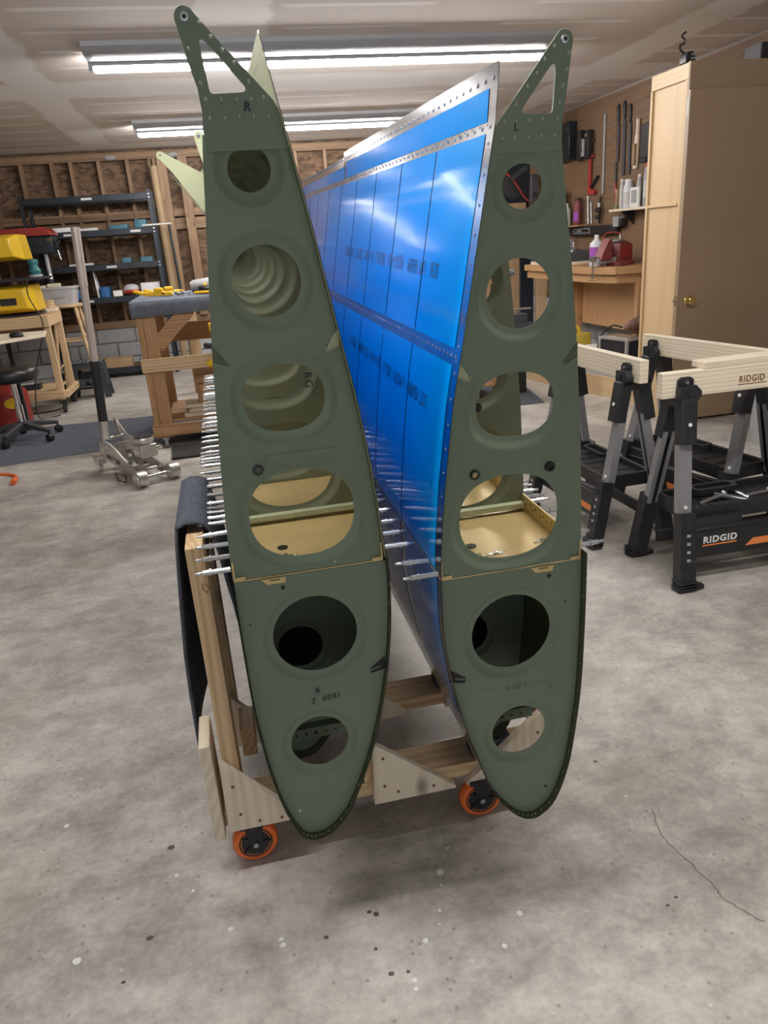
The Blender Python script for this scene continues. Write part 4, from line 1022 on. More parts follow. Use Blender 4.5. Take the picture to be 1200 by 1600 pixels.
ws = bottle('wash_bottle', 'small clear squeeze bottle with a red spout behind the vise', 'bottle', (3.56, 6.72, .936), .042, .20, 'bottle', 'redp', .5)
MB().tube(cat([(0, 0, .195), (0, 0, .25), (0.02, -0.02, .275), (0.07, -0.05, .28), (0.12, -0.09, .265)], 5), 0.006, 8).build('spout', 'redp', ws)
# grinder-like tool and board left of the jug
gr = thing('grinding_machine', 'dark grey machine base with a chrome drum on the bench', 'tool', (3.55, 7.50, .936))
MB().rbox((0, 0, .075), (0.44, 0.80, .09), .05).build('machine_base', plain('dark_grey_casting', (.06, .065, .075), .5), gr, .004)
MB().rbox((0, 0, .015), (0.46, 0.82, .03), .05).build('base_board', 'whitey', gr)
MB().revolve((-0.02, -0.20, .12), (-0.02, -0.20, .23), [(.06, 0), (.062, .1), (.058, .8), (.03, 1)], 20).build('chrome_drum', 'chrome', gr)
MB().tube(cat([(-0.1, 0.12, .12), (-0.1, 0.12, .2), (-0.1, 0.28, .2), (-0.1, 0.28, .12)], 5), .006, 8).build('wire_handle', 'steel', gr)
# case and jug beneath the bench
cs = thing('tool_case', 'black tool case with aluminium edges under the bench', 'case', (3.34, 5.93, 0)); cs.rotation_euler.z = 0.25
MB().box(-0.095, -0.16, 0.0, 0.095, 0.16, .37).build('case_body', 'black', cs, .004)
for x in (-0.095, 0.095):
    for y in (-0.16, 0.16): MB().box(x-0.012, y-0.012, 0, x+0.012, y+0.012, .375).build('edge_trim', 'jackmetal', cs, .002)
for z in (.365, .01):
    for x in (-0.095, 0.095): MB().box(x-0.011, -0.147, z-0.01, x+0.011, 0.147, z+0.012).build('edge_trim', 'jackmetal', cs, .002)
    for y in (-0.16, 0.16): MB().box(-0.083, y-0.011, z-0.01, 0.083, y+0.011, z+0.012).build('edge_trim', 'jackmetal', cs, .002)
MB().box(-0.08, -0.15, .372, 0.08, 0.15, .380).build('case_lid', 'jackmetal', cs, .002)
ph = MB().tube(cat([(3.50, 5.90, .413), (3.42, 5.88, .425), (3.35, 5.87, .455), (3.43, 5.86, .49), (3.53, 5.84, .545)], 5), [.028]*3+[.03]*10+[.045]*8, 10)
ph.build('rubber_hose', 'handskin', None); tag(bpy.data.objects['rubber_hose'], 'thick dark brown hose resting on the aluminium edged case', 'hose')
cb = MB().tube(cat([(3.335, 5.925, .452), (3.29, 6.02, .46), (3.25, 6.14, .36), (3.26, 6.2, .20), (3.31, 6.25, .02), (3.46, 6.27, .008)], 6), .008, 8).build('power_cable', 'dark', None)
tag(cb, 'black cable curling from the case under the bench', 'cable')
lid = thing('bucket_lid', 'white round bucket lid beside the tool case', 'lid', (3.42, 6.50, 0))
MB().revolve((0, 0, 0.0), (0, 0, .22), [(.13, 0), (.14, .8), (.155, .82), (.155, 1), (.0, 1)], 28).build('lid_top', 'white', lid)
yj = thing('yellow_jug', 'yellow plastic jug on the floor under the workbench', 'jug', (3.47, 7.02, 0))
MB().rbox((0, 0, .14), (.22, .17, .28), .03).build('jug_body', plain('pale_yellow_plastic', (.62, .48, .07), .5), yj, .01)
MB().tube(cat([(-.08, 0, .27), (-.09, 0, .335), (-.01, 0, .345), (.02, 0, .27)], 5), .018, 8).build('jug_handle', bpy.data.materials['pale_yellow_plastic'], yj)

# ------------------------------------------------------------------ pegboard tools and shelf
PX = XR-0.032
def hung(name, label, cat_, y, z, group=None): return thing(name, label, cat_, (PX, y, z), 0, group)
shf = thing('wall_shelf', 'small pale wooden shelf on the pegboard by the closet', 'shelf', (3.74, 6.55, 1.40))
MB().box(-0.06, -0.50, -0.008, 0.076, 0.32, 0.014).build('shelf_board', 'whitey', shf, .002)
for y in (-0.35, 0.1): MB().prism([[(0.076, -0.008), (-0.06, -0.008), (0.076, -0.13)]], lambda u, v, d: (u, d, v), y-0.01, y+0.01).build('shelf_bracket', 'black', shf)
zs_ = 1.4145
bottle('white_dropper_bottle', 'white bottle with a wide cap on the wall shelf', 'bottle', (3.72, 6.60, zs_), .042, .24, 'bottle', 'white', .75, ('label', .15, .55))
bottle('slim_bottle', 'slim white tube bottle left on the wall shelf', 'bottle', (3.73, 6.73, zs_), .022, .25, 'label', 'white', .7)
bottle('dark_bottle', 'dark bottle with a white cap on the wall shelf', 'bottle', (3.77, 6.50, zs_), .028, .27, 'grey', 'white', .6)
tm = thing('digital_thermometer', 'white digital thermometer with a grey screen on the wall shelf', 'thermometer', (3.71, 6.46, zs_))
MB().box(-.012, -.075, 0, .012, .075, .165).build('case', 'white', tm, .006)
MB().box(-.0135, -.045, .035, -.0122, .045, .14).build('screen', 'grey', tm)
sp = bottle('spray_can', 'grey spray can with a red cap at the right end of the wall shelf', 'can', (3.74, 6.30, zs_), .045, .34, 'grey', 'redp', .8, ('label', .2, .6))
tp = MB().revolve((3.75, 6.83, zs_), (3.75, 6.83, zs_+.03), [(.04, 0), (.04, 1), (.02, 1), (.02, 0)], 20, caps=False).build('tape_roll', 'green', None); tag(tp, 'roll of green tape at the left end of the wall shelf', 'tape')
sq = MB().prism([[(6.80, zs_), (6.77, zs_), (6.75, zs_+.17), (6.78, zs_+.17)]], lambda u, v, d: (d, u, v), 3.70, 3.712).build('leaning_paddle', 'pipe', None, .001); tag(sq, 'thin tan paddle leaning beside the white bottles on the shelf', 'paddle')
# bar clamp in red
rc = hung('bar_clamp', 'red bar clamp hanging on the pegboard', 'clamp', 7.50, 1.76)
MB().box(-.03, -.02, -.16, -.012, .02, .17).build('clamp_bar', 'redp', rc, .002)
MB().prism([[(.03, -.17), (-.11, -.19), (-.13, -.15), (-.04, -.13), (-.01, -.09), (.03, -.10)]], lambda u, v, d: (-.034+d, u, v), 0, .03).build('clamp_jaw', 'redp', rc, .003)
MB().box(-.034, -.06, .155, -.01, .06, .18).build('clamp_head', 'redp', rc, .003)
MB().bar((-.02, -.02, -.12), (-.02, -.17, -.02), .025, .02).build('clamp_grip', 'black', rc, .003)
# straight edge, saws, files
def stick(name, label, cat_, y, z0, z1, w, mat, tilt=0.0, thick=.012, group=None, hole=True):
    t = hung(name, label, cat_, y, (z0+z1)/2, group)
    h = (z1-z0)/2
    MB().prism([rpoly([(-w/2, -h), (w/2, -h), (w/2, h), (-w/2, h)], w*.3, 2)], lambda u, v, d: (d, u+tilt*v, v), -thick-.004, -.004).build('blade', mat, t, .001)
    return t
stick('steel_ruler', 'long grey steel ruler hanging on the pegboard', 'ruler', 7.25, 1.57, 2.27, .035, 'grey', thick=.006)
for y, z0, z1, lab in ((6.98, 1.83, 2.28, 'leftmost of the three long grey files on the pegboard'), (6.87, 1.70, 2.29, 'middle of the three long grey files on the pegboard'), (6.77, 1.70, 2.25, 'rightmost of the three long grey files on the pegboard')):
    t = stick('long_file', lab, 'file', y, z0, z1-.12, .045, plain('dull_steel_file', (.09, .09, .10), .5, .6), .02, .01, 'long files on the pegboard')
    hh = (z1-.12-z0)/2
    MB().revolve((-.01, 0.005, hh), (-.01, .01, hh+.15), [(.006, 0), (.016, .2), (.019, .8), (.01, 1)], 10).build('file_handle', 'black', t)
lf = stick('thin_rasp', 'thin dark rasp with a reddish handle above the wall shelf', 'file', 7.0, 1.65, 1.83, .028, bpy.data.materials['dull_steel_file'])
MB().revolve((-.01, 0, -.08), (-.012, -.03, -.24), [(.008, 0), (.016, .3), (.018, .8), (.01, 1)], 10).build('file_handle', 'red', lf)
wb_ = hung('wire_brush', 'pale wooden handled wire brush hanging on the pegboard', 'brush', 6.63, 1.94)
MB().prism([rpoly([(-.026, -.20), (.026, -.20), (.026, .05), (.012, .09), (.012, .15), (.02, .20), (-.008, .20), (-.012, .10), (-.026, .05)], .01, 2)], lambda u, v, d: (d, u-.06*v, v), -.028, -.008).build('brush_handle', 'whitez', wb_, .002)
MB().box(-.05, -.018, -.17, -.028, .022, .0).build('bristles', 'pipe', wb_)
# dark hanging tool bags at the left end, small clamp, holder
def lump(name, label, cat_, y, z, parts, mat):
    t = hung(name, label, cat_, y, z)
    for n_, m_, (a, b, c, d, e, f) in parts: MB().box(a, b, c, d, e, f).build(n_, m_ or mat, t, .006)
    return t
lump('tool_roll', 'dark blue-black tool pouch hung high beside the right wing bracket', 'pouch', 8.0, 2.12, [('pouch_body', None, (-.09, -.16, -.18, -.01, .18, .18)), ('pouch_flap', 'shelfblack', (-.10, -.15, .06, -.09, .17, .17)), ('buckle', 'steel', (-.104, -.02, .05, -.10, .02, .08))], 'shelfblack')
lump('socket_rail', 'rack of dark sockets with two silver pieces on the pegboard', 'rack', 7.62, 2.08, [('rail', None, (-.03, -.18, -.03, -.01, .16, .0)), ('socket', None, (-.07, -.16, -.17, -.02, -.08, .09)), ('socket', 'grey', (-.07, -.06, -.14, -.02, -.01, .02)), ('socket', None, (-.07, .01, -.17, -.02, .09, .11)), ('silver_bit', 'steel', (-.075, -.045, -.10, -.07, -.02, .03)), ('silver_bit', 'steel', (-.075, -.13, .03, -.07, -.09, .06))], 'black')
lump('brush_holder', 'black brush holder hanging next to the closet edge', 'holder', 6.44, 1.93, [('holder_body', None, (-.06, -.07, -.12, -.01, .06, .15)), ('bristle_block', 'dark', (-.07, -.06, -.16, -.02, .05, -.12))], 'black')
lump('small_bar_clamp', 'small black clamp on the pegboard over the level', 'clamp', 7.27, 1.42, [('clamp_bar', None, (-.03, -.012, -.12, -.012, .012, .13)), ('clamp_jaw', None, (-.06, -.05, -.02, -.03, .03, .03)), ('clamp_jaw', None, (-.06, -.03, -.08, -.03, .02, -.04)), ('white_knob', 'white', (-.05, -.03, .03, -.03, -.005, .07))], 'black')
lump('drill_chuck', 'grey drill chuck hanging below the wall shelf', 'tool', 6.85, 1.31, [('chuck_body', None, (-.08, -.05, -.05, -.01, .05, .04)), ('chuck_nose', 'black', (-.075, -.10, -.05, -.015, -.05, .02))], 'grey')
lump('black_hook', 'small black hook with white tag on the pegboard above the vise', 'hook', 6.83, 1.13, [('hook_body', None, (-.05, -.03, -.05, -.01, .03, .02)), ('tag', 'white', (-.04, -.008, .02, -.03, .008, .07))], 'black')
# aerosol cans and cards behind the level
sz = 1.3015
lsh = MB().box(3.70, 7.56, 1.302-.016, 3.815, 8.3, 1.3005).build('ledge_shelf', 'firy', None); tag(lsh, 'narrow ledge carrying aerosol cans above the level', 'shelf')
bottle('aerosol_can', 'red and white aerosol can with a black cap on the narrow ledge', 'can', (3.76, 7.68, sz), .042, .26, 'viseRed', 'black', .85, ('purple', .15, .5), capr=.038)
bottle('glue_bottle', 'pale bottle with an orange base next to the aerosol can', 'bottle', (3.76, 7.93, sz), .040, .22, 'label', 'white', .4, ('orangep', .05, .3))
cdp = MB().box(3.74, 7.95, sz, 3.75, 8.14, sz+.36).build('tool_card', 'yellow', None); tag(cdp, 'yellow printed tool card standing behind the pale bottle', 'card')
for i, y in enumerate((7.52, 7.45)):
    r_ = MB().tube([(3.80, y, 1.30), (3.80, y+.02, 1.30+.27-.06*i)], .010, 8).build('steel_rod', 'steel', None)
    tag(r_, ['taller thin steel rod beside the aerosol can', 'shorter thin steel rod beside the aerosol can'][i], 'rod', 'steel rods by the level')

# ------------------------------------------------------------------ felt-topped workbench in the middle
bn = thing('assembly_bench', 'fir workbench with a grey blue felt top behind the left wing', 'workbench', (0.77, 5.8, 0)); O5 = bn.location
N_ = lambda: MB(O5)
BX0, BX1, BY0, BY1 = -0.575, 2.12, 5.39, 6.25
N_().box(BX0+0.01, BY0, .935, BX1-0.01, BY0+0.038, 1.00).build('apron', 'firx', bn, .002)
N_().box(BX0+0.01, BY1-0.038, .935, BX1-0.01, BY1, 1.00).build('apron', 'firx', bn, .002)
N_().box(BX0, BY0+0.039, .935, BX0+0.038, BY1-0.039, 1.00).build('apron', 'firy', bn, .002)
N_().box(BX0, BY0, 1.001, BX1, BY1, 1.018).build('bench_top', 'firx', bn)
for x, w in ((BX0+0.002, 1), (BX1-0.13, -1)):
    for y in (BY0+0.002, BY1-0.09):
        N_().box(x, y, 0.075, x+0.040, y+0.088, .934).build('leg', 'firz', bn, .002)
        N_().box(x+0.042, y+0.004, 0.075, x+0.128, y+0.042, .934).build('leg', 'firz', bn, .002)
        c = N_(); c.revolve((x+0.05, y+0.03, .035), (x+0.075, y+0.03, .035), [(.02, 0), (.032, .1), (.032, .9), (.02, 1)], 18); c.box(x+0.04, y+0.01, .06, x+0.085, y+0.06, .0745)
        c.build('caster', 'grey', bn)
N_().box(BX0-0.012, BY0-0.021, .545, BX0+0.60, BY0+0.0, .638).build('shelf_rail', 'pinex', bn, .002)
N_().box(BX0-0.012, BY0-0.021, .09, BX0+0.75, BY0+0.0, .175).build('bottom_rail', 'firx', bn, .002)
N_().box(BX0+0.10, BY0+0.05, .176, BX1-0.1, BY1-0.05, .19).build('bottom_shelf', 'firx', bn)
N_().bar((BX0+0.115, BY0+0.022, .72), (BX0+0.36, BY0+0.022, .95), 0.038, 0.10, (-1, 0, 1)).build('corner_brace', 'firx', bn, .002)
N_().box(BX0+0.12, BY1-0.10, .66, BX0+0.62, BY1-0.08, .80).build('rear_board', 'firx', bn)
fe = MB()
pf = [(-0.02, .955), (-0.022, .99), (-0.014, 1.018), (0.005, 1.026)]
n1 = 24; vs = []; fs = []
ring = [(BX0+0.01, BY0), (BX1, BY0), (BX1, BY1), (BX0, BY1)]
pts = rpoly([(BX0-0.005, BY0-0.005), (BX1+0.005, BY0-0.005), (BX1+0.005, BY1+0.005), (BX0-0.005, BY1+0.005)], .03, 4)
m_ = len(pts); ccx, ccy = (BX0+BX1)/2, (BY0+BY1)/2
for j, (e, z) in enumerate([(.020, .990), (.022, 1.006), (.016, 1.022), (-.01, 1.030), (-.05, 1.0305)]):
    for i, p in enumerate(pts):
        d = Vector((p[0]-ccx, p[1]-ccy)); sxx = 1 if d.x > 0 else -1; syy = 1 if d.y > 0 else -1
        corner = (j == 0 and p[0] < BX0+0.03 and p[1] < BY0+0.03)
        vs.append((p[0]+sxx*e, p[1]+syy*e, z-(0.075 if corner else 0)+(0.006*math.sin(i*2.3) if j == 0 else 0)))
for j in range(4):
    for i in range(m_): k = (i+1) % m_; fs.append((j*m_+i, j*m_+k, (j+1)*m_+k, (j+1)*m_+i))
fs.append(tuple(range(4*m_, 5*m_)))
fc = MB().add(vs, fs).build('felt_cover', 'benchfelt', None, smooth=0.9, solid=-0.006); tag(fc, 'grey blue felt cover draped over the assembly bench', 'cover')
ZB = 1.037
# tools on the felt
def spring_clamp(x, y, rot, label):
    t = thing('yellow_trigger_clamp', label, 'clamp', (x, y, ZB), rot, 'yellow clamps on the felt')
    MB().bar((-.10, 0, .022), (.10, 0, .016), .035, .03).build('clamp_body', 'dyellow', t, .008)
    MB().bar((-.10, 0, .025), (-.17, .01, .045), .028, .022).build('clamp_jaw', 'dyellow', t, .006)
    MB().box(-.03, -.02, .03, .03, .02, .058).build('trigger_grip', 'dyellow', t, .008)
    MB().cyl((.03, -.022, .02), (.03, .022, .02), .008, n=10).build('pivot', 'black', t)
spring_clamp(-0.40, 5.50, -0.12, 'yellow trigger clamp at the left end of the felt cover')
spring_clamp(-0.34, 5.62, 0.10, 'yellow trigger clamp lying behind the front yellow one')
pd = thing('power_drill', 'grey and black power tool with yellow accents lying on the felt', 'tool', (-0.085, 5.56, ZB))
MB().revolve((-.10, 0, .045), (.12, 0, .06), [(.03, 0), (.042, .1), (.045, .6), (.03, .8), (.018, 1)], 16).build('motor_housing', 'grey', pd)
MB().bar((-.04, -.01, .03), (.02, -.12, .022), .045, .04).build('grip', 'black', pd, .01)
MB().box(-.09, -.05, .002, .08, .03, .03).build('battery', 'black', pd, .006)
MB().cyl((-.01, -.05, .05), (.01, -.048, .055), .014).build('switch', 'dyellow', pd)
yr = MB().tube(cat([(-.16, 5.425, ZB+.01), (-.1, 5.405, ZB+.01), (-.02, 5.41, ZB+.011), (.05, 5.415, ZB+.01)], 5), .009, 8).build('yellow_rod', 'dyellow', None); tag(yr, 'thin yellow rod lying on the felt in front of the power tool', 'rod')
cr_ = MB()
random.seed(3)
for i in range(26):
    a = random.uniform(0, 6.28); r_ = random.uniform(0, .05)
    p = Vector((-.25+r_*1.3*math.cos(a), 5.50+r_*math.sin(a), ZB+.006+random.uniform(0, .012))); q = Vector((random.uniform(-1, 1), random.uniform(-1, 1), random.uniform(-.3, .3))).normalized()*.018
    cr_.cyl(p-q, p+q, .004, n=6)
tag(cr_.build('fastener_pile', 'steel', None), 'small heap of loose silver fasteners on the felt', 'fasteners', kind='stuff')
# things on and around the bench shelves
for i, (x, z, l, mt, lab) in enumerate([(-.15, .19, .42, 'gussetx', 'lowest pale plank stacked on the bottom shelf of the bench'), (-.12, .216, .40, 'whitex', 'middle pale plank stacked on the bottom shelf of the bench'), (-.14, .242, .42, 'gussetx', 'top tan plank stacked on the bottom shelf of the bench')]):
    o = MB().box(x-l/2, 5.47+i*.03, z+.0005, x+l/2+.3, 5.75+i*.06, z+.024).build('plank', mt, None, .002); tag(o, lab, 'plank', 'planks on the bench shelf')
yc = thing('bar_clamp', 'black and yellow clamp hanging at the bench front by the left wing', 'clamp', (-.06, 5.348, .60))
MB().bar((-.09, 0, .10), (.05, 0, .075), .03, .035).build('clamp_jaw', 'black', yc, .008)
MB().bar((-.085, 0, -.035), (.04, 0, .01), .03, .045).build('clamp_grip', 'dyellow', yc, .008)
MB().box(.03, -.01, -.12, .05, .01, .22).build('clamp_bar', 'black', yc)
MB().box(-.04, -.02, .19, .05, .03, .245).build('clamp_head', 'dyellow', yc, .006)
kb_ = MB().box(-.255, 5.62, .40, -.07, 5.66, .535).build('wood_block', 'firx', None, .003)
tag(kb_, 'square fir block with a dark knot under the bench', 'block')
kb2 = MB().box(-.25, 5.56, .2665, -.06, 5.72, .3995).build('wood_block', 'firz', None, .003); tag(kb2, 'upright fir offcut under the knotted block', 'block')
# mats
mt1 = MB().prism([[(-2.6, 5.28), (-1.62, 5.43), (-.98, 5.53), (.4, 5.42), (.4, 6.62), (-1.1, 6.62), (-2.6, 6.75)]], lambda u, v, d: (u, v, d), 0.0005, 0.003).build('carpet_mat', 'mat', None, smooth=0); tag(mt1, 'grey blue carpet mat on the floor under the round stool', 'mat')
mt2 = MB().prism([[(1.15, 5.45), (2.40, 5.40), (2.60, 6.55), (1.2, 6.66)]], lambda u, v, d: (u, v, d), 0.0005, 0.003).build('carpet_mat', 'mat', None, smooth=0); tag(mt2, 'grey carpet mat seen through the right wing holes', 'mat')
mt3 = MB().prism([[(-.46, 5.02), (.35, 5.05), (.35, 5.38), (-.48, 5.38)]], lambda u, v, d: (u, v, d), 0.0085, 0.016).build('rubber_mat', 'dark', None, smooth=0); tag(mt3, 'black rubber mat on the floor in front of the assembly bench', 'mat')
# vise on the far right, seen through the wing
v2 = thing('small_vise', 'dark grey vise glimpsed through the second hole of the right wing', 'vise', (2.38, 5.9, 0))
MB().box(-.05, -.05, 0, .05, .05, .50).build('pedestal', 'black', v2, .004)
MB().rbox((0, 0, .54), (.20, .16, .08), .03).build('vise_body', plain('dark_blue_grey', (.05, .06, .08), .5), v2, .006)
MB().rbox((0, 0, .615), (.13, .12, .07), .02).build('vise_jaw', bpy.data.materials['dark_blue_grey'], v2, .006)
MB().tube([(-.10, -.02, .69), (.10, -.02, .69)], .008, 8).build('vise_handle', 'steel', v2)
MB().cyl((0, 0, .65), (0, 0, .69), .012).build('screw', 'steel', v2)
# boards and a dark monitor far behind, seen through the right wing
sb1 = MB().box(3.46, 8.5, .0, 3.62, 8.54, 1.35).build('leaning_board', 'shelfblack', None); tag(sb1, 'left, black one of two upright boards behind the right wing', 'board')
sb2 = MB().box(3.66, 8.5, .0, 3.79, 8.54, 1.25).build('leaning_board', 'birchz', None); tag(sb2, 'right, paler of two upright boards behind the right wing', 'board')
rk = thing('tall_cabinet', 'tan cabinet against the rear wall behind the right wing', 'cabinet', (3.41, 9.27, 0))
MB().box(-.35, -.22, 0, .35, .22, 1.60).build('cabinet_body', 'card', rk, .004)
MB().box(-.33, -.235, .05, -.005, -.221, 1.55).build('cabinet_door', 'card', rk, .003)
MB().box(.005, -.235, .05, .33, -.221, 1.55).build('cabinet_door', 'card', rk, .003)
mo = thing('stereo_speaker', 'black speaker box with a small white badge seen through the top hole', 'speaker', (3.56, 9.25, 1.6005))
MB().box(-.25, -.18, 0, .25, .18, .46).build('speaker_case', 'shelfblack', mo, .006)
MB().box(-.12, -.183, .33, -.04, -.1805, .355).build('badge', 'label', mo)
MB().revolve((0.05, -.185, .19), (0.05, -.180, .19), [(.13, 0), (.14, .5), (.14, 1)], 24).build('speaker_cone', 'dark', mo)
rcw = MB().tube(cat([(3.30, 9.0, 1.98), (3.46, 8.95, 1.93), (3.58, 8.92, 1.80), (3.68, 8.92, 1.66), (3.78, 8.92, 1.58)], 6), .010, 8).build('red_cable', 'redp', None); tag(rcw, 'red cable sagging in front of the speaker box', 'cable')
gw = thing('wall_fitting', 'grey wall fitting with a dark round port seen through the top hole', 'fitting', (3.72, 8.72, 1.72))
MB().box(-.05, -.03, -.16, .05, .03, .16).build('fitting_body', bpy.data.materials['dull_steel_file'], gw, .008)
MB().cyl((0, -.031, -.06), (0, -.036, -.06), .032).build('port', 'dark', gw)
MB().bar((-.30, -.03, .12), (-.12, -.06, .24), .05, .05).build('swing_arm', 'black', gw)

# ------------------------------------------------------------------ floor jack
jk = thing('floor_jack', 'low aluminium floor jack standing on the concrete at left', 'jack', (-.517, 4.53, 0)); ang = math.atan2(-.85, .53)
jk.rotation_euler.z = ang            # local +x points to the front wheels
def jside(y):
    return [(-.56, .20), (-.50, .215), (-.40, .205), (-.30, .165), (-.20, .115), (-.08, .085), (.02, .075), (.045, .05), (.02, .028), (-.10, .030), (-.22, .05), (-.36, .07), (-.52, .09), (-.57, .12)]
for s in (-1, 1): MB().prism([rpoly(jside(0), .015, 2)], lambda u, v, d: (u, d, v), s*.085-.006, s*.085+.006).build('side_plate', 'jackmetal', jk, .0015)
for s in (-1, 1): MB().revolve((0.0, s*.075, .05), (0.0, s*.145, .05), [(.030, 0), (.048, .04), (.050, .2), (.050, .85), (.036, .9), (.034, 1)], 28).build('front_wheel', 'jackmetal', jk)
MB().cyl((0, -.10, .05), (0, .10, .05), .012).build('front_axle', 'chrome', jk)
MB().cyl((-.14, -.08, .06), (-.14, .08, .06), .010).build('cross_rod', 'chrome', jk)
MB().box(-.30, -.078, .045, -.16, .078, .052).build('floor_plate', 'jackmetal', jk, .002)
MB().tube([(-.33, -.12, .03), (-.20, -.16, .018), (-.12, -.15, .018), (-.22, -.10, .03)], .005, 6, True).build('wire_loop', 'dark', jk)
lam = MB().bar((-.46, 0, .16), (-.12, 0, .235), .075, .06, (0, 0, 1), .10, .055).build('lift_arm', 'jackmetal', jk, .006)
MB().revolve((-.10, 0, .235), (-.10, 0, .275), [(.050, 0), (.062, .3), (.066, .8), (.062, 1)], 24).build('saddle', 'jackmetal', lam)
MB().cyl((-.10, 0, .2752), (-.10, 0, .280), .055, n=24).build('saddle_pad', 'dark', lam)
MB().box(-.155, -.055, .155, -.04, .055, .234).build('saddle_block', 'jackmetal', lam, .008)
for s in (-1, 1): MB().revolve((-.06, s*.055, .20), (-.06, s*.085, .20), [(.012, 0), (.012, .5), (.02, .55), (.016, 1)], 12).build('saddle_bolt', 'chrome', lam)
MB().cyl((-.30, 0, .125), (-.16, 0, .10), .030, n=18).build('hydraulic_ram', 'chrome', jk)
MB().cyl((-.47, 0, .15), (-.28, 0, .125), .042, n=18).build('pump_cylinder', 'jackmetal', jk)
for s in (-1, 1):
    MB().prism([[(-.60, .21), (-.50, .215), (-.545, .33), (-.565, .33)]], lambda u, v, d: (u, d, v), s*.045-.004, s*.045+.004).build('handle_yoke', 'jackmetal', jk, .002)
    MB().bar((-.56, s*.045, .325), (-.50, s*.08, .205), .012, .02).build('yoke_brace', 'jackmetal', jk, .002)
MB().cyl((-.55, -.09, .21), (-.55, .09, .21), .010).build('cross_rod', 'chrome', jk)
for s in (-1, 1):
    f = MB().box(-.60, s*.105-.03, .055, -.53, s*.105+.03, .105).build('caster_bracket', 'jackmetal', jk, .006)
    MB().revolve((-.58, s*.105-.014, .030), (-.58, s*.105+.014, .030), [(.018, 0), (.029, .15), (.029, .85), (.018, 1)], 18).build('rear_caster', 'chrome', f)
for s in (-1,): text('side_lettering', 'ARCAN', .042, 'ink', jk, (-.475, s*.0918, .105), (1, 0, -.12), (0, 0, 1), .0012, sx=1.15)
for x, z in ((-.50, .155), (-.44, .175), (-.36, .10), (-.52, .12)): MB().cyl((x, -.0915, z), (x, -.099, z), .010, n=6).build('side_bolt', 'chrome', jk)
# handle (world direction nearly upright)
hp0 = Vector((-.835, 4.93, .27)); hp1 = Vector((-.765, 4.905, 1.49))
ri = Matrix.Rotation(-ang, 3, 'Z')
tl_ = lambda f: ri@(hp0.lerp(hp1, f)-jk.location)
MB().cyl(tl_(-.04), tl_(.09), .026).build('handle_socket', 'jackmetal', jk)
MB().cyl(tl_(.055), tl_(.365), .029, n=20).build('handle_grip', 'black', jk)
MB().cyl(tl_(.365), tl_(.73), .0225, n=20).build('lower_handle', 'skinworn', jk)
MB().cyl(tl_(.73), tl_(1.0), .0265, n=20).build('upper_handle', 'skinworn', jk)
MB().cyl(tl_(.995), tl_(1.0008), .0235, n=20).build('handle_cap', 'white', jk)

# ------------------------------------------------------------------ round stool on casters
rs = thing('rolling_stool', 'black round rolling stool on a five-legged base', 'stool', (-1.65, 6.22, 0.0032)); rs.rotation_euler.z = .35
MB().revolve((0, 0, .46), (0, 0, .57), [(.14, 0), (.185, .12), (.20, .35), (.20, .7), (.185, .92), (.12, 1.0), (.0, 1.0)], 36).build('seat', plain('black_vinyl', (.018, .018, .02), .35), rs, smooth=0.9)
MB().cyl((0, 0, .13), (0, 0, .28), .030, n=18).build('gas_lift_outer', 'chrome', rs)
MB().cyl((0, 0, .28), (0, 0, .46), .021, n=18).build('gas_lift', 'chrome', rs)
MB().cyl((0, 0, .08), (0, 0, .15), .042, .034, n=18).build('hub', plain('dark_grey_nylon', (.05, .05, .055), .55), rs)
for i in range(5):
    a = 2*math.pi*i/5-1.0; c, s = math.cos(a), math.sin(a)
    g_ = MB().bar((.03*c, .03*s, .125), (.27*c, .27*s, .085), .055, .045, (0, 0, 1), .036, .028).build('base_leg', bpy.data.materials['dark_grey_nylon'], rs, .006)
    MB().revolve((.27*c-.024*s, .27*s+.024*c, .030), (.27*c+.024*s, .27*s-.024*c, .030), [(.02, 0), (.030, .1), (.030, .9), (.02, 1)], 16).cyl((.27*c, .27*s, .04), (.27*c, .27*s, .09), .008, n=8).build('caster', 'black', g_)

# ------------------------------------------------------------------ table with band saw, drill press
tb2 = thing('tool_stand', 'rolling wooden stand with fir legs carrying the yellow saw', 'table', (-2.0, 7.5, 0)); O6 = tb2.location
G = lambda: MB(O6)
G().box(-2.70, 7.18, .78, -1.50, 7.22, .86).build('apron', 'pinex', tb2, .003)
G().box(-1.54, 7.221, .78, -1.50, 7.82, .86).build('apron', 'piney', tb2, .003)
G().box(-2.70, 7.18, .8605, -1.50, 7.82, .875).build('table_top', 'pinex', tb2)
for x in (-2.66, -1.56):
    for y in (7.225, 7.76):
        G().box(x, y, .12, x+.055, y+.055, .78).build('leg', 'pinez', tb2, .003)
        c = G(); c.revolve((x+.015, y+.03, .045), (x+.045, y+.03, .045), [(.03, 0), (.044, .1), (.044, .9), (.03, 1)], 18); c.box(x, y, .085, x+.06, y+.06, .1195); c.build('caster', 'dark', tb2)
G().box(-2.70, 7.19, .14, -1.50, 7.224, .215).build('lower_rail', 'pinex', tb2, .003)
G().box(-1.505, 7.225, .14, -1.47, 7.81, .20).build('lower_rail', 'piney', tb2, .003)
G().box(-2.66, 7.29, .20, -1.57, 7.75, .215).build('lower_shelf', 'pinex', tb2)
lj = MB().rbox((-1.82, 7.42, .2355), (.18, .12, .04), .01).build('charger_brick', 'black', None, .004); tag(lj, 'small black charger on the lower shelf of the stand', 'charger')
lp = MB().box(-2.05, 7.45, .2155, -1.84, 7.62, .245).build('paper_stack', 'paper', None); tag(lp, 'white paper stack on the lower shelf of the stand', 'paper')
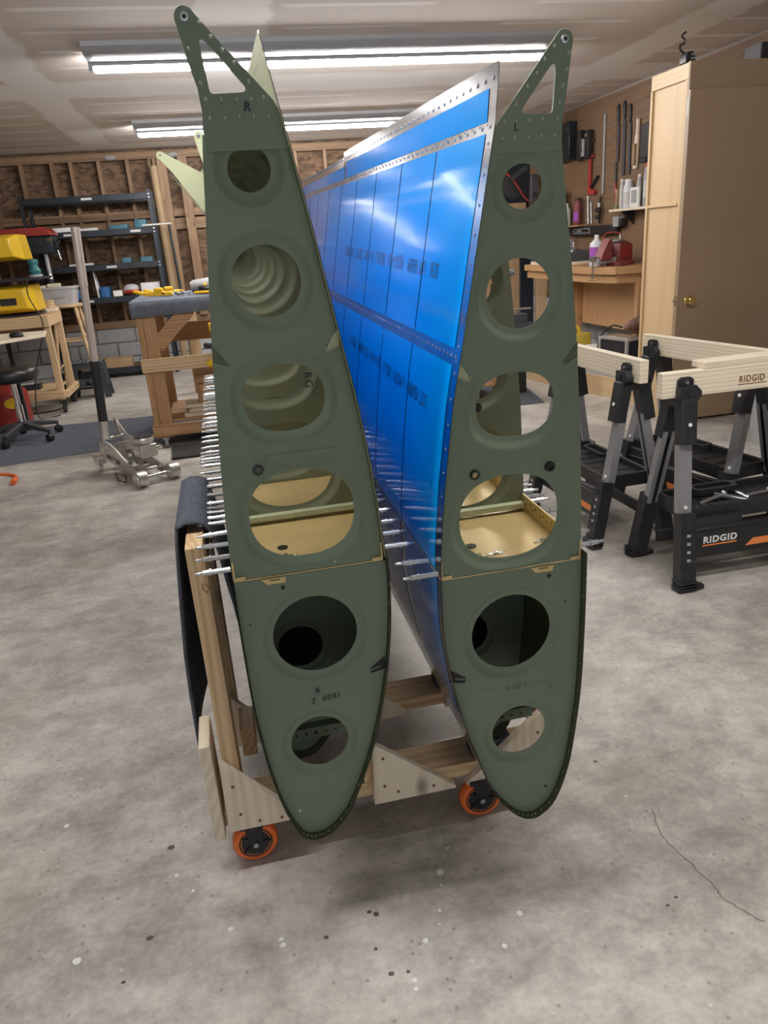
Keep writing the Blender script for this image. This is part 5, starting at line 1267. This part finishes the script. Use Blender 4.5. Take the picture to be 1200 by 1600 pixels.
lb_ = MB().rbox((-2.12, 7.36, .2455), (.34, .10, .06), .01).build('red_box', 'red', None, .004); tag(lb_, 'flat red box on the lower shelf of the stand', 'box')
sw = thing('band_saw', 'yellow two-housing band saw at the left edge', 'saw', (-1.95, 7.45, .8755))
def hood(z0, z1, x1):
    m = MB(); m.prism([[(-.75, z0), (x1, z0+.02), (x1-.02, z1), (-.75, z1)]], lambda u, v, d: (u, d, v), -.12, .20)
    vs = [(-.75, -.12, z0), (x1, -.12, z0+.02), (x1-.02, -.12, z1), (-.75, -.12, z1), (-.75, -.20, z0+.03), (x1-.075, -.20, z0+.05), (x1-.085, -.20, z1-.03), (-.75, -.20, z1-.03)]
    return m.add(vs, [(0, 1, 5, 4), (1, 2, 6, 5), (2, 3, 7, 6), (4, 5, 6, 7)])
h1 = hood(.455, .685, .345).build('upper_wheel_housing', 'yellow', sw, .01)
h2 = hood(.02, .265, .37).build('lower_wheel_housing', 'yellow', sw, .01)
MB().box(.06, -.2025, .555, .165, -.2005, .60).build('black_decal', 'black', h1)
MB().box(.075, -.2035, .567, .145, -.2026, .575).box(.075, -.2035, .585, .10, -.2026, .59).build('decal_print', 'label', h1)
MB().box(.08, -.2025, .105, .215, -.2005, .165).build('black_decal', 'black', h2)
MB().box(-.75, -.12, .0, .36, .20, .0195).build('base_plate', 'black', sw)
MB().box(-.75, -.25, .30, .46, .25, .325).build('saw_table', 'black', sw, .004)
MB().box(.02, -.05, .325, .07, .05, .455).build('column', 'pipe', sw)
MB().box(.02, -.05, .265, .07, .05, .30).build('column', 'black', sw)
sd = thing('palm_sander', 'teal palm sander standing on the black saw table', 'sander', (-1.555, 7.36, 1.2015))
MB().revolve((0, 0, .02), (0, 0, .150), [(.044, 0), (.055, .2), (.040, .45), (.036, .6), (.045, .8), (.042, .95), (.02, 1)], 20).build('sander_body', 'teal', sd)
MB().cyl((0, 0, 0), (0, 0, .02), .058, n=24).build('sanding_pad', 'grey', sd)
dp = thing('drill_press', 'drill press with a dark red cover behind the yellow saw', 'drill press', (-1.755, 8.78, 0))
MB().cyl((0.02, .08, 0.03), (0.02, .08, 1.50), .038).build('column', 'black', dp)
MB().rbox((0.0, 0, .0175), (.30, .33, .035), .03).build('base', 'black', dp)
MB().box(-.50, -.16, 1.40, .16, .20, 1.57).build('head', 'shelfblack', dp, .01)
MB().prism([[(-.55, 1.575), (.175, 1.575), (.165, 1.60), (.11, 1.655), (-.50, 1.655)]], lambda u, v, d: (u, d, v), -.18, .22).build('belt_cover', 'redp' if 0 else 'red', dp, .008)
MB().cyl((.06, -.09, 1.20), (.06, -.09, 1.40), .02).build('spindle', 'grey', dp)
MB().cyl((.06, -.09, 1.15), (.06, -.09, 1.20), .03, .022).build('chuck', 'steel', dp)
for i in range(3):
    a = 2*math.pi*i/3+.5; MB().tube([(.17, -.02, 1.46), (.19, -.02+.13*math.cos(a), 1.46+.13*math.sin(a))], .006, 6).build('feed_lever', 'steel', dp)
MB().cyl((.155, -.02, 1.46), (.19, -.02, 1.46), .03).build('feed_hub', 'black', dp)
MB().cyl((.13, -.165, 1.53), (.13, -.175, 1.53), .016).build('brass_switch', 'brass', dp)
MB().rbox((.06, -.06, .935), (.25, .25, .03), .02).build('work_table', 'grey', dp)
wd1 = MB().box(-1.72, 7.67, .8765, -1.51, 7.81, .915).build('scrap_board', 'whitex', None, .003); tag(wd1, 'pale scrap board on the stand beside the saw', 'board')
for i in range(3):
    o = MB().revolve((-1.575, 7.74+.004*i, .916+i*.021), (-1.575, 7.74+.004*i, .936+i*.021), [(.05, 0), (.055, .5), (.05, 1)], 18).build('wooden_disc', 'pinex', None)
    tag(o, ['lowest of three stacked wooden discs on the stand', 'middle of three stacked wooden discs on the stand', 'topmost of three stacked wooden discs on the stand'][i], 'disc', 'wooden discs on the stand')

# ------------------------------------------------------------------ computer desk arm at the left edge
dk = thing('computer_desk', 'pale wooden keyboard shelf on a black post at the left edge', 'desk', (-1.75, 6.2, 0)); O7 = dk.location
MB(O7).prism([[(-2.6, 5.75), (-1.62, 5.98), (-1.36, 6.30), (-1.42, 6.66), (-2.6, 6.72)]], lambda u, v, d: (u, v, d), .770, .792).build('desk_top', 'whitex', dk, .003)
MB(O7).box(-1.735, 6.60, .02, -1.70, 6.635, .77).build('desk_post', 'black', dk)
MB(O7).box(-2.35, 6.58, .0035, -1.69, 6.655, .02).build('desk_foot', 'black', dk)
kyb = thing('keyboard', 'dark computer keyboard on the keyboard shelf', 'keyboard', (-1.88, 6.11, .7925)); kyb.rotation_euler.z = .2
MB().box(-.36, -.075, 0, .16, .075, .018).build('keyboard_case', 'dark', kyb, .004)
for r in range(4):
    for c in range(9): MB().box(-.12+c*.030, -.06+r*.031, .018, -.095+c*.030, -.034+r*.031, .024).build('key', 'black', kyb)
ms = thing('computer_mouse', 'black computer mouse on the keyboard shelf', 'mouse', (-1.55, 6.24, .7925))
MB().sphere((0, 0, .014), .035, 16, 8, (1.5, 1.0, .75)).build('mouse_shell', 'black', ms)
MB().box(.015, -.004, .034, .035, .004, .0405).build('scroll_wheel', 'grey', ms)
MB().prism([[(-.05, -.03), (.05, -.03), (.05, .03), (-.05, .03)]], lambda u, v, d: (u, v, d), 0, .001).build('mouse_foot', 'dark', ms)
stn = MB().prism([[(-1.85, 5.92), (-1.73, 5.94), (-1.76, 6.02), (-1.86, 6.0)]], lambda u, v, d: (u, v, d+(u+1.86)*.15), .7955, .797).build('sticky_note', 'lime', None); tag(stn, 'bright green sticky notes on the keyboard shelf', 'note')
ppr = MB().prism([[(-2.2, 5.80), (-1.70, 5.93), (-1.63, 5.965), (-1.80, 6.0), (-2.2, 5.98)]], lambda u, v, d: (u, v, d), .7925, .795).build('paper_sheet', 'paper', None); tag(ppr, 'white paper sheets on the keyboard shelf edge', 'paper')
# gas can
gc = thing('gas_can', 'round red metal gas can with a yellow label', 'can', (-1.93, 6.985, 0))
MB().revolve((0, 0, .002), (0, 0, .36), [(.17, 0), (.175, .03), (.175, .72), (.165, .80), (.10, .93), (.05, .97), (.05, 1)], 32).build('can_body', 'red', gc, smooth=.9)
MB().cyl((0, 0, .36), (0, 0, .40), .04).build('filler_cap', 'black', gc)
MB().tube(cat([(-.08, 0, .335), (-.06, 0, .41), (.06, 0, .41), (.08, 0, .335)], 5), .010, 8).build('bail_handle', 'red', gc)
vs = []; fs = []; n = 12
for j in range(7):
    for i in range(n+1):
        t_ = -1+2*i/n; zz_ = (-1+2*j/6)*math.sqrt(max(0, 1-t_*t_)); a = math.radians(-62)+t_*.42; vs.append((.1765*math.cos(a), .1765*math.sin(a), .20+.045*zz_))
for j in range(6):
    for i in range(n): fs.append((j*(n+1)+i, j*(n+1)+i+1, (j+1)*(n+1)+i+1, (j+1)*(n+1)+i))
lb2 = MB().add(vs, fs).build('yellow_label', 'yellow', gc)
# folding step stool
fs_ = thing('step_stool', 'dark plastic folding step stool in front of the rear shelves', 'stool', (-1.39, 7.96, 0))
MB().prism([rrect(.345, .21, .03, 3)], lambda u, v, d: (u, v, d), .335, .36).build('step_top', 'grey' if 0 else plain('dark_teal_plastic', (.03, .04, .045), .5), fs_, .004)
for i in range(8):
    for j in range(4): MB().cyl((-.145+i*.0415, -.075+j*.05, .36), (-.145+i*.0415, -.075+j*.05, .3625), .010, n=8).build('grip_dot', 'grey', fs_)
for s in (-1, 1):
    MB().prism([rpoly([(-.20, 0), (-.14, 0), (-.12, .10), (.12, .10), (.14, 0), (.20, 0), (.165, .335), (-.165, .335)], .008, 2), rpoly([(-.09, .20), (.09, .20), (.08, .29), (-.08, .29)], .02, 3), circ(0, .15, .028, n=16)], lambda u, v, d: (u, d*(1+(.335-v)*.35), v), s*.085, s*.10).build('folding_leg', bpy.data.materials['dark_teal_plastic'], fs_, .003)
for s in (-1, 1): MB().prism([rpoly([(-.11, .02), (-.07, .02), (-.05, .12), (.05, .12), (.07, .02), (.11, .02), (.085, .335), (-.085, .335)], .006, 2)], lambda u, v, d: (d*(1+(.335-v)*.5), u, v), s*.150, s*.160).build('folding_side', bpy.data.materials['dark_teal_plastic'], fs_, .003)
# wooden bar stool with a plastic bin
ws2 = thing('wooden_stool', 'wooden bar stool carrying a clear plastic bin', 'stool', (-1.525, 8.28, 0))
MB().revolve((0, 0, .875), (0, 0, .905), [(.16, 0), (.175, .4), (.175, .8), (.165, 1)], 28).build('seat', 'pinex', ws2)
cor = [(-1, -1), (1, -1), (1, 1), (-1, 1)]
P_ = lambda c, z: Vector((c[0]*(.10+.10*(1-z/.875)), c[1]*(.10+.10*(1-z/.875)), z))
for c in cor: MB().cyl(P_(c, 0.0), P_(c, .875), .016, .019).build('leg', 'pinez', ws2)
for z in (.25, .55):
    for a, b in zip(cor, cor[1:]+cor[:1]): MB().cyl(P_(a, z+(.04 if a[0] == b[0] else 0)), P_(b, z+(.04 if a[0] == b[0] else 0)), .010).build('rung', 'pinex', ws2)
bn2 = thing('storage_bin', 'clouded plastic bin with a lid on the wooden stool', 'bin', (-1.59, 8.28, .9055))
MB().prism([rrect(.40, .26, .04, 4)], lambda u, v, d: (u*(.88+.12*d/.15), v*(.88+.12*d/.15), d), 0.0, .15).build('bin_body', 'clearbin', bn2, .004)
MB().prism([rrect(.42, .28, .045, 4)], lambda u, v, d: (u, v, d), .1505, .172).build('bin_lid', 'clearbin', bn2, .005)
MB().box(-.02, -.135, .07, .10, -.1315, .085).build('bin_mark', 'grey', bn2)
for i, (x, lab) in enumerate(((-1.76, 'left wooden offcut on the plastic bin lid'), (-1.62, 'right wooden offcut on the plastic bin lid'))):
    o = MB().box(x-.04, 8.21+.05*i, 1.0785, x+.08, 8.32, 1.10+.012*i).build('offcut', 'whitex', None, .002); tag(o, lab, 'offcut', 'offcuts on the bin')

# ------------------------------------------------------------------ rear shelving
sh = thing('shelf_rack', 'black steel five-shelf rack against the rear wall', 'shelves', (-1.25, 9.3, 0)); O8 = sh.location
ZS = [1.96, 1.61, 1.255, .905, .115]; SX0, SX1, SY0, SY1 = -1.92, -.60, 9.12, 9.52
for x in (SX0, SX1):
    for y in (SY0, SY1):
        u = MB(O8); u.box(x-.02, y-.002, 0, x+.02, y+.002, 1.99); u.box(x-.002, y, 0, x+.002, y+(.03 if y == SY0 else -.03), 1.99)
        u.build('upright', 'shelfblack', sh, smooth=0)
for k, z in enumerate(ZS):
    MB(O8).box(SX0+.021, SY0-.004, z-.065, SX1-.021, SY0+.012, z).build('shelf_beam', 'shelfblack', sh, .003)
    MB(O8).box(SX0+.021, SY1-.012, z-.065, SX1-.021, SY1+.004, z).build('shelf_beam', 'shelfblack', sh, .003)
    if k: MB(O8).box(SX0+.021, SY0+.013, z-.02, SX1-.021, SY1-.013, z-.004).build('shelf_board', 'osb', sh)
    for dz in (-.05, -.015): MB(O8).cyl((SX1, SY0-.003, z+dz), (SX1, SY0-.009, z+dz), .008, n=8).build('rivet', 'steel', sh)
for x, k in ((-1.25, 0), (-1.50, 1), (-.80, 1), (-1.12, 2), (-1.43, 3), (-.93, 4)):
    MB(O8).box(x-.055, SY0-.0062, ZS[k]-.045, x+.055, SY0-.0045, ZS[k]-.022).build('shelf_label', 'label', sh)
def item(name, lab, cat_, x, y, k, w, d, h, mat, group=None, r=.01):
    o = MB().rbox((x, y, ZS[k]-.0035+h/2), (w, d, h), min(r, w/3, d/3, h)).build(name, mat, None, .003); tag(o, lab, cat_, group); return o
item('paper_bundle', 'grey paper bundle on the second shelf from the top', 'paper', -1.55, 9.26, 1, .26, .2, .05, 'paper')
item('manual', 'flat white manual at the left of the second shelf', 'book', -1.32, 9.24, 1, .22, .16, .03, 'label')
item('blue_box', 'flat blue box right of centre on the second shelf', 'box', -.98, 9.26, 1, .20, .2, .045, 'cyan')
item('blue_carton', 'taller blue carton at the right of the second shelf', 'box', -.74, 9.26, 1, .13, .2, .085, 'cyan')
item('tool_tray', 'thin pale tray on the middle shelf at left', 'tray', -1.45, 9.25, 2, .24, .2, .025, 'label')
item('blue_pouch', 'blue pouch in the middle of the middle shelf', 'pouch', -.96, 9.26, 2, .10, .16, .055, 'cyan')
item('blue_tray', 'blue tray at the right end of the middle shelf', 'tray', -.74, 9.26, 2, .13, .2, .05, 'cyan')
item('blue_bin', 'dark blue bin at left on the fourth shelf', 'box', -1.60, 9.27, 3, .22, .2, .10, 'blue')
item('deep_blue_box', 'deep blue box behind the jack handle on the fourth shelf', 'box', -1.25, 9.27, 3, .10, .2, .11, 'blue')
item('white_carton', 'small white carton on the fourth shelf', 'box', -1.12, 9.25, 3, .10, .12, .06, 'white')
item('envelope_stack', 'stack of white envelopes at the right of the fourth shelf', 'paper', -.755, 9.28, 3, .20, .2, .12, 'paper')
stf = MB().prism([[(-1.335, .902), (-1.315, .902), (-1.32, 1.06), (-1.345, 1.20)]], lambda u, v, d: (u, d, v), 9.20, 9.36).build('folder', 'paper', None); tag(stf, 'white folder standing upright on the fourth shelf', 'folder')
bg = thing('parts_bag', 'rounded bag of red parts under white film on the fourth shelf', 'bag', (-.965, 9.26, .9025)); 
MB().sphere((0, 0, .062), .08, 18, 10, (1.15, .8, .72)).build('bag_film', 'clearbin', bg)
MB().sphere((0, -.012, .040), .078, 18, 10, (1.2, .8, .45)).build('red_parts', 'redp', bg)
item('flat_box_stack', 'cardboard flat box at the left of the bottom shelf', 'box', -1.35, 9.3, 4, .5, .24, .10, 'card')
item('white_box', 'white box at the right of the bottom shelf', 'box', -.90, 9.26, 4, .15, .2, .08, 'white')
rd = MB().tube([(-.72, 9.10, 1.625), (-.40, 9.0, 1.625)], .010, 8).build('white_rod', 'label', None); tag(rd, 'thin white rod sticking out to the right of the shelf rack', 'rod')
bp = MB().tube([(-.445, 9.38, 1.63), (-.40, 9.25, .01)], .016, 10).build('black_pole', 'shelfblack', None); tag(bp, 'thin black pole leaning right of the shelf rack', 'pole')
tp1 = MB().cyl((-.505, 9.40, .0), (-.525, 9.50, 2.25), .042, n=18).build('cardboard_tube', 'pipe', None); tag(tp1, 'tall brown cardboard tube standing beside the shelf rack', 'tube')
tp2 = MB().cyl((-.30, 7.6, .0), (-.30, 7.62, .93), .06, n=18).build('cardboard_tube', 'card', None); tag(tp2, 'thick tan cardboard tube standing behind the assembly bench', 'tube')
# cords on the floor
def cord(name, lab, pts, r, mat): 
    o = MB().tube(cat(pts, 6), r, 8).build(name, mat, None); tag(o, lab, 'cord'); return o
cord('extension_cord', 'orange extension cord with a plug on the floor at the left edge', [(-1.95, 5.10, .008), (-1.70, 5.18, .008), (-1.56, 5.16, .008), (-1.47, 5.08, .010), (-1.445, 4.99, .012), (-1.44, 4.95, .012)], .010, 'orange')
MB().cyl((-1.44, 4.96, .019), (-1.435, 4.88, .019), .017, n=12).build('plug', 'orange', bpy.data.objects['extension_cord'])
cord('grey_power_cord', 'thin grey power cord on the floor by the step stool', [(-1.60, 7.75, .006), (-1.59, 7.5, .006), (-1.66, 7.36, .006), (-1.80, 7.33, .006), (-1.88, 7.34, .006)], .007, 'dark')
MB().box(-1.93, 7.31, .0, -1.86, 7.37, .032).build('plug', 'blue', bpy.data.objects['grey_power_cord'], .006)
cord('hanging_cable', 'thin grey cable hanging from the yellow saw to the floor', [(-1.585, 7.16, 1.20), (-1.60, 7.12, 1.05), (-1.53, 7.10, .80), (-1.66, 7.10, .45), (-1.72, 7.05, .15), (-1.70, 7.02, .01), (-1.55, 7.1, .008)], .005, 'dark')
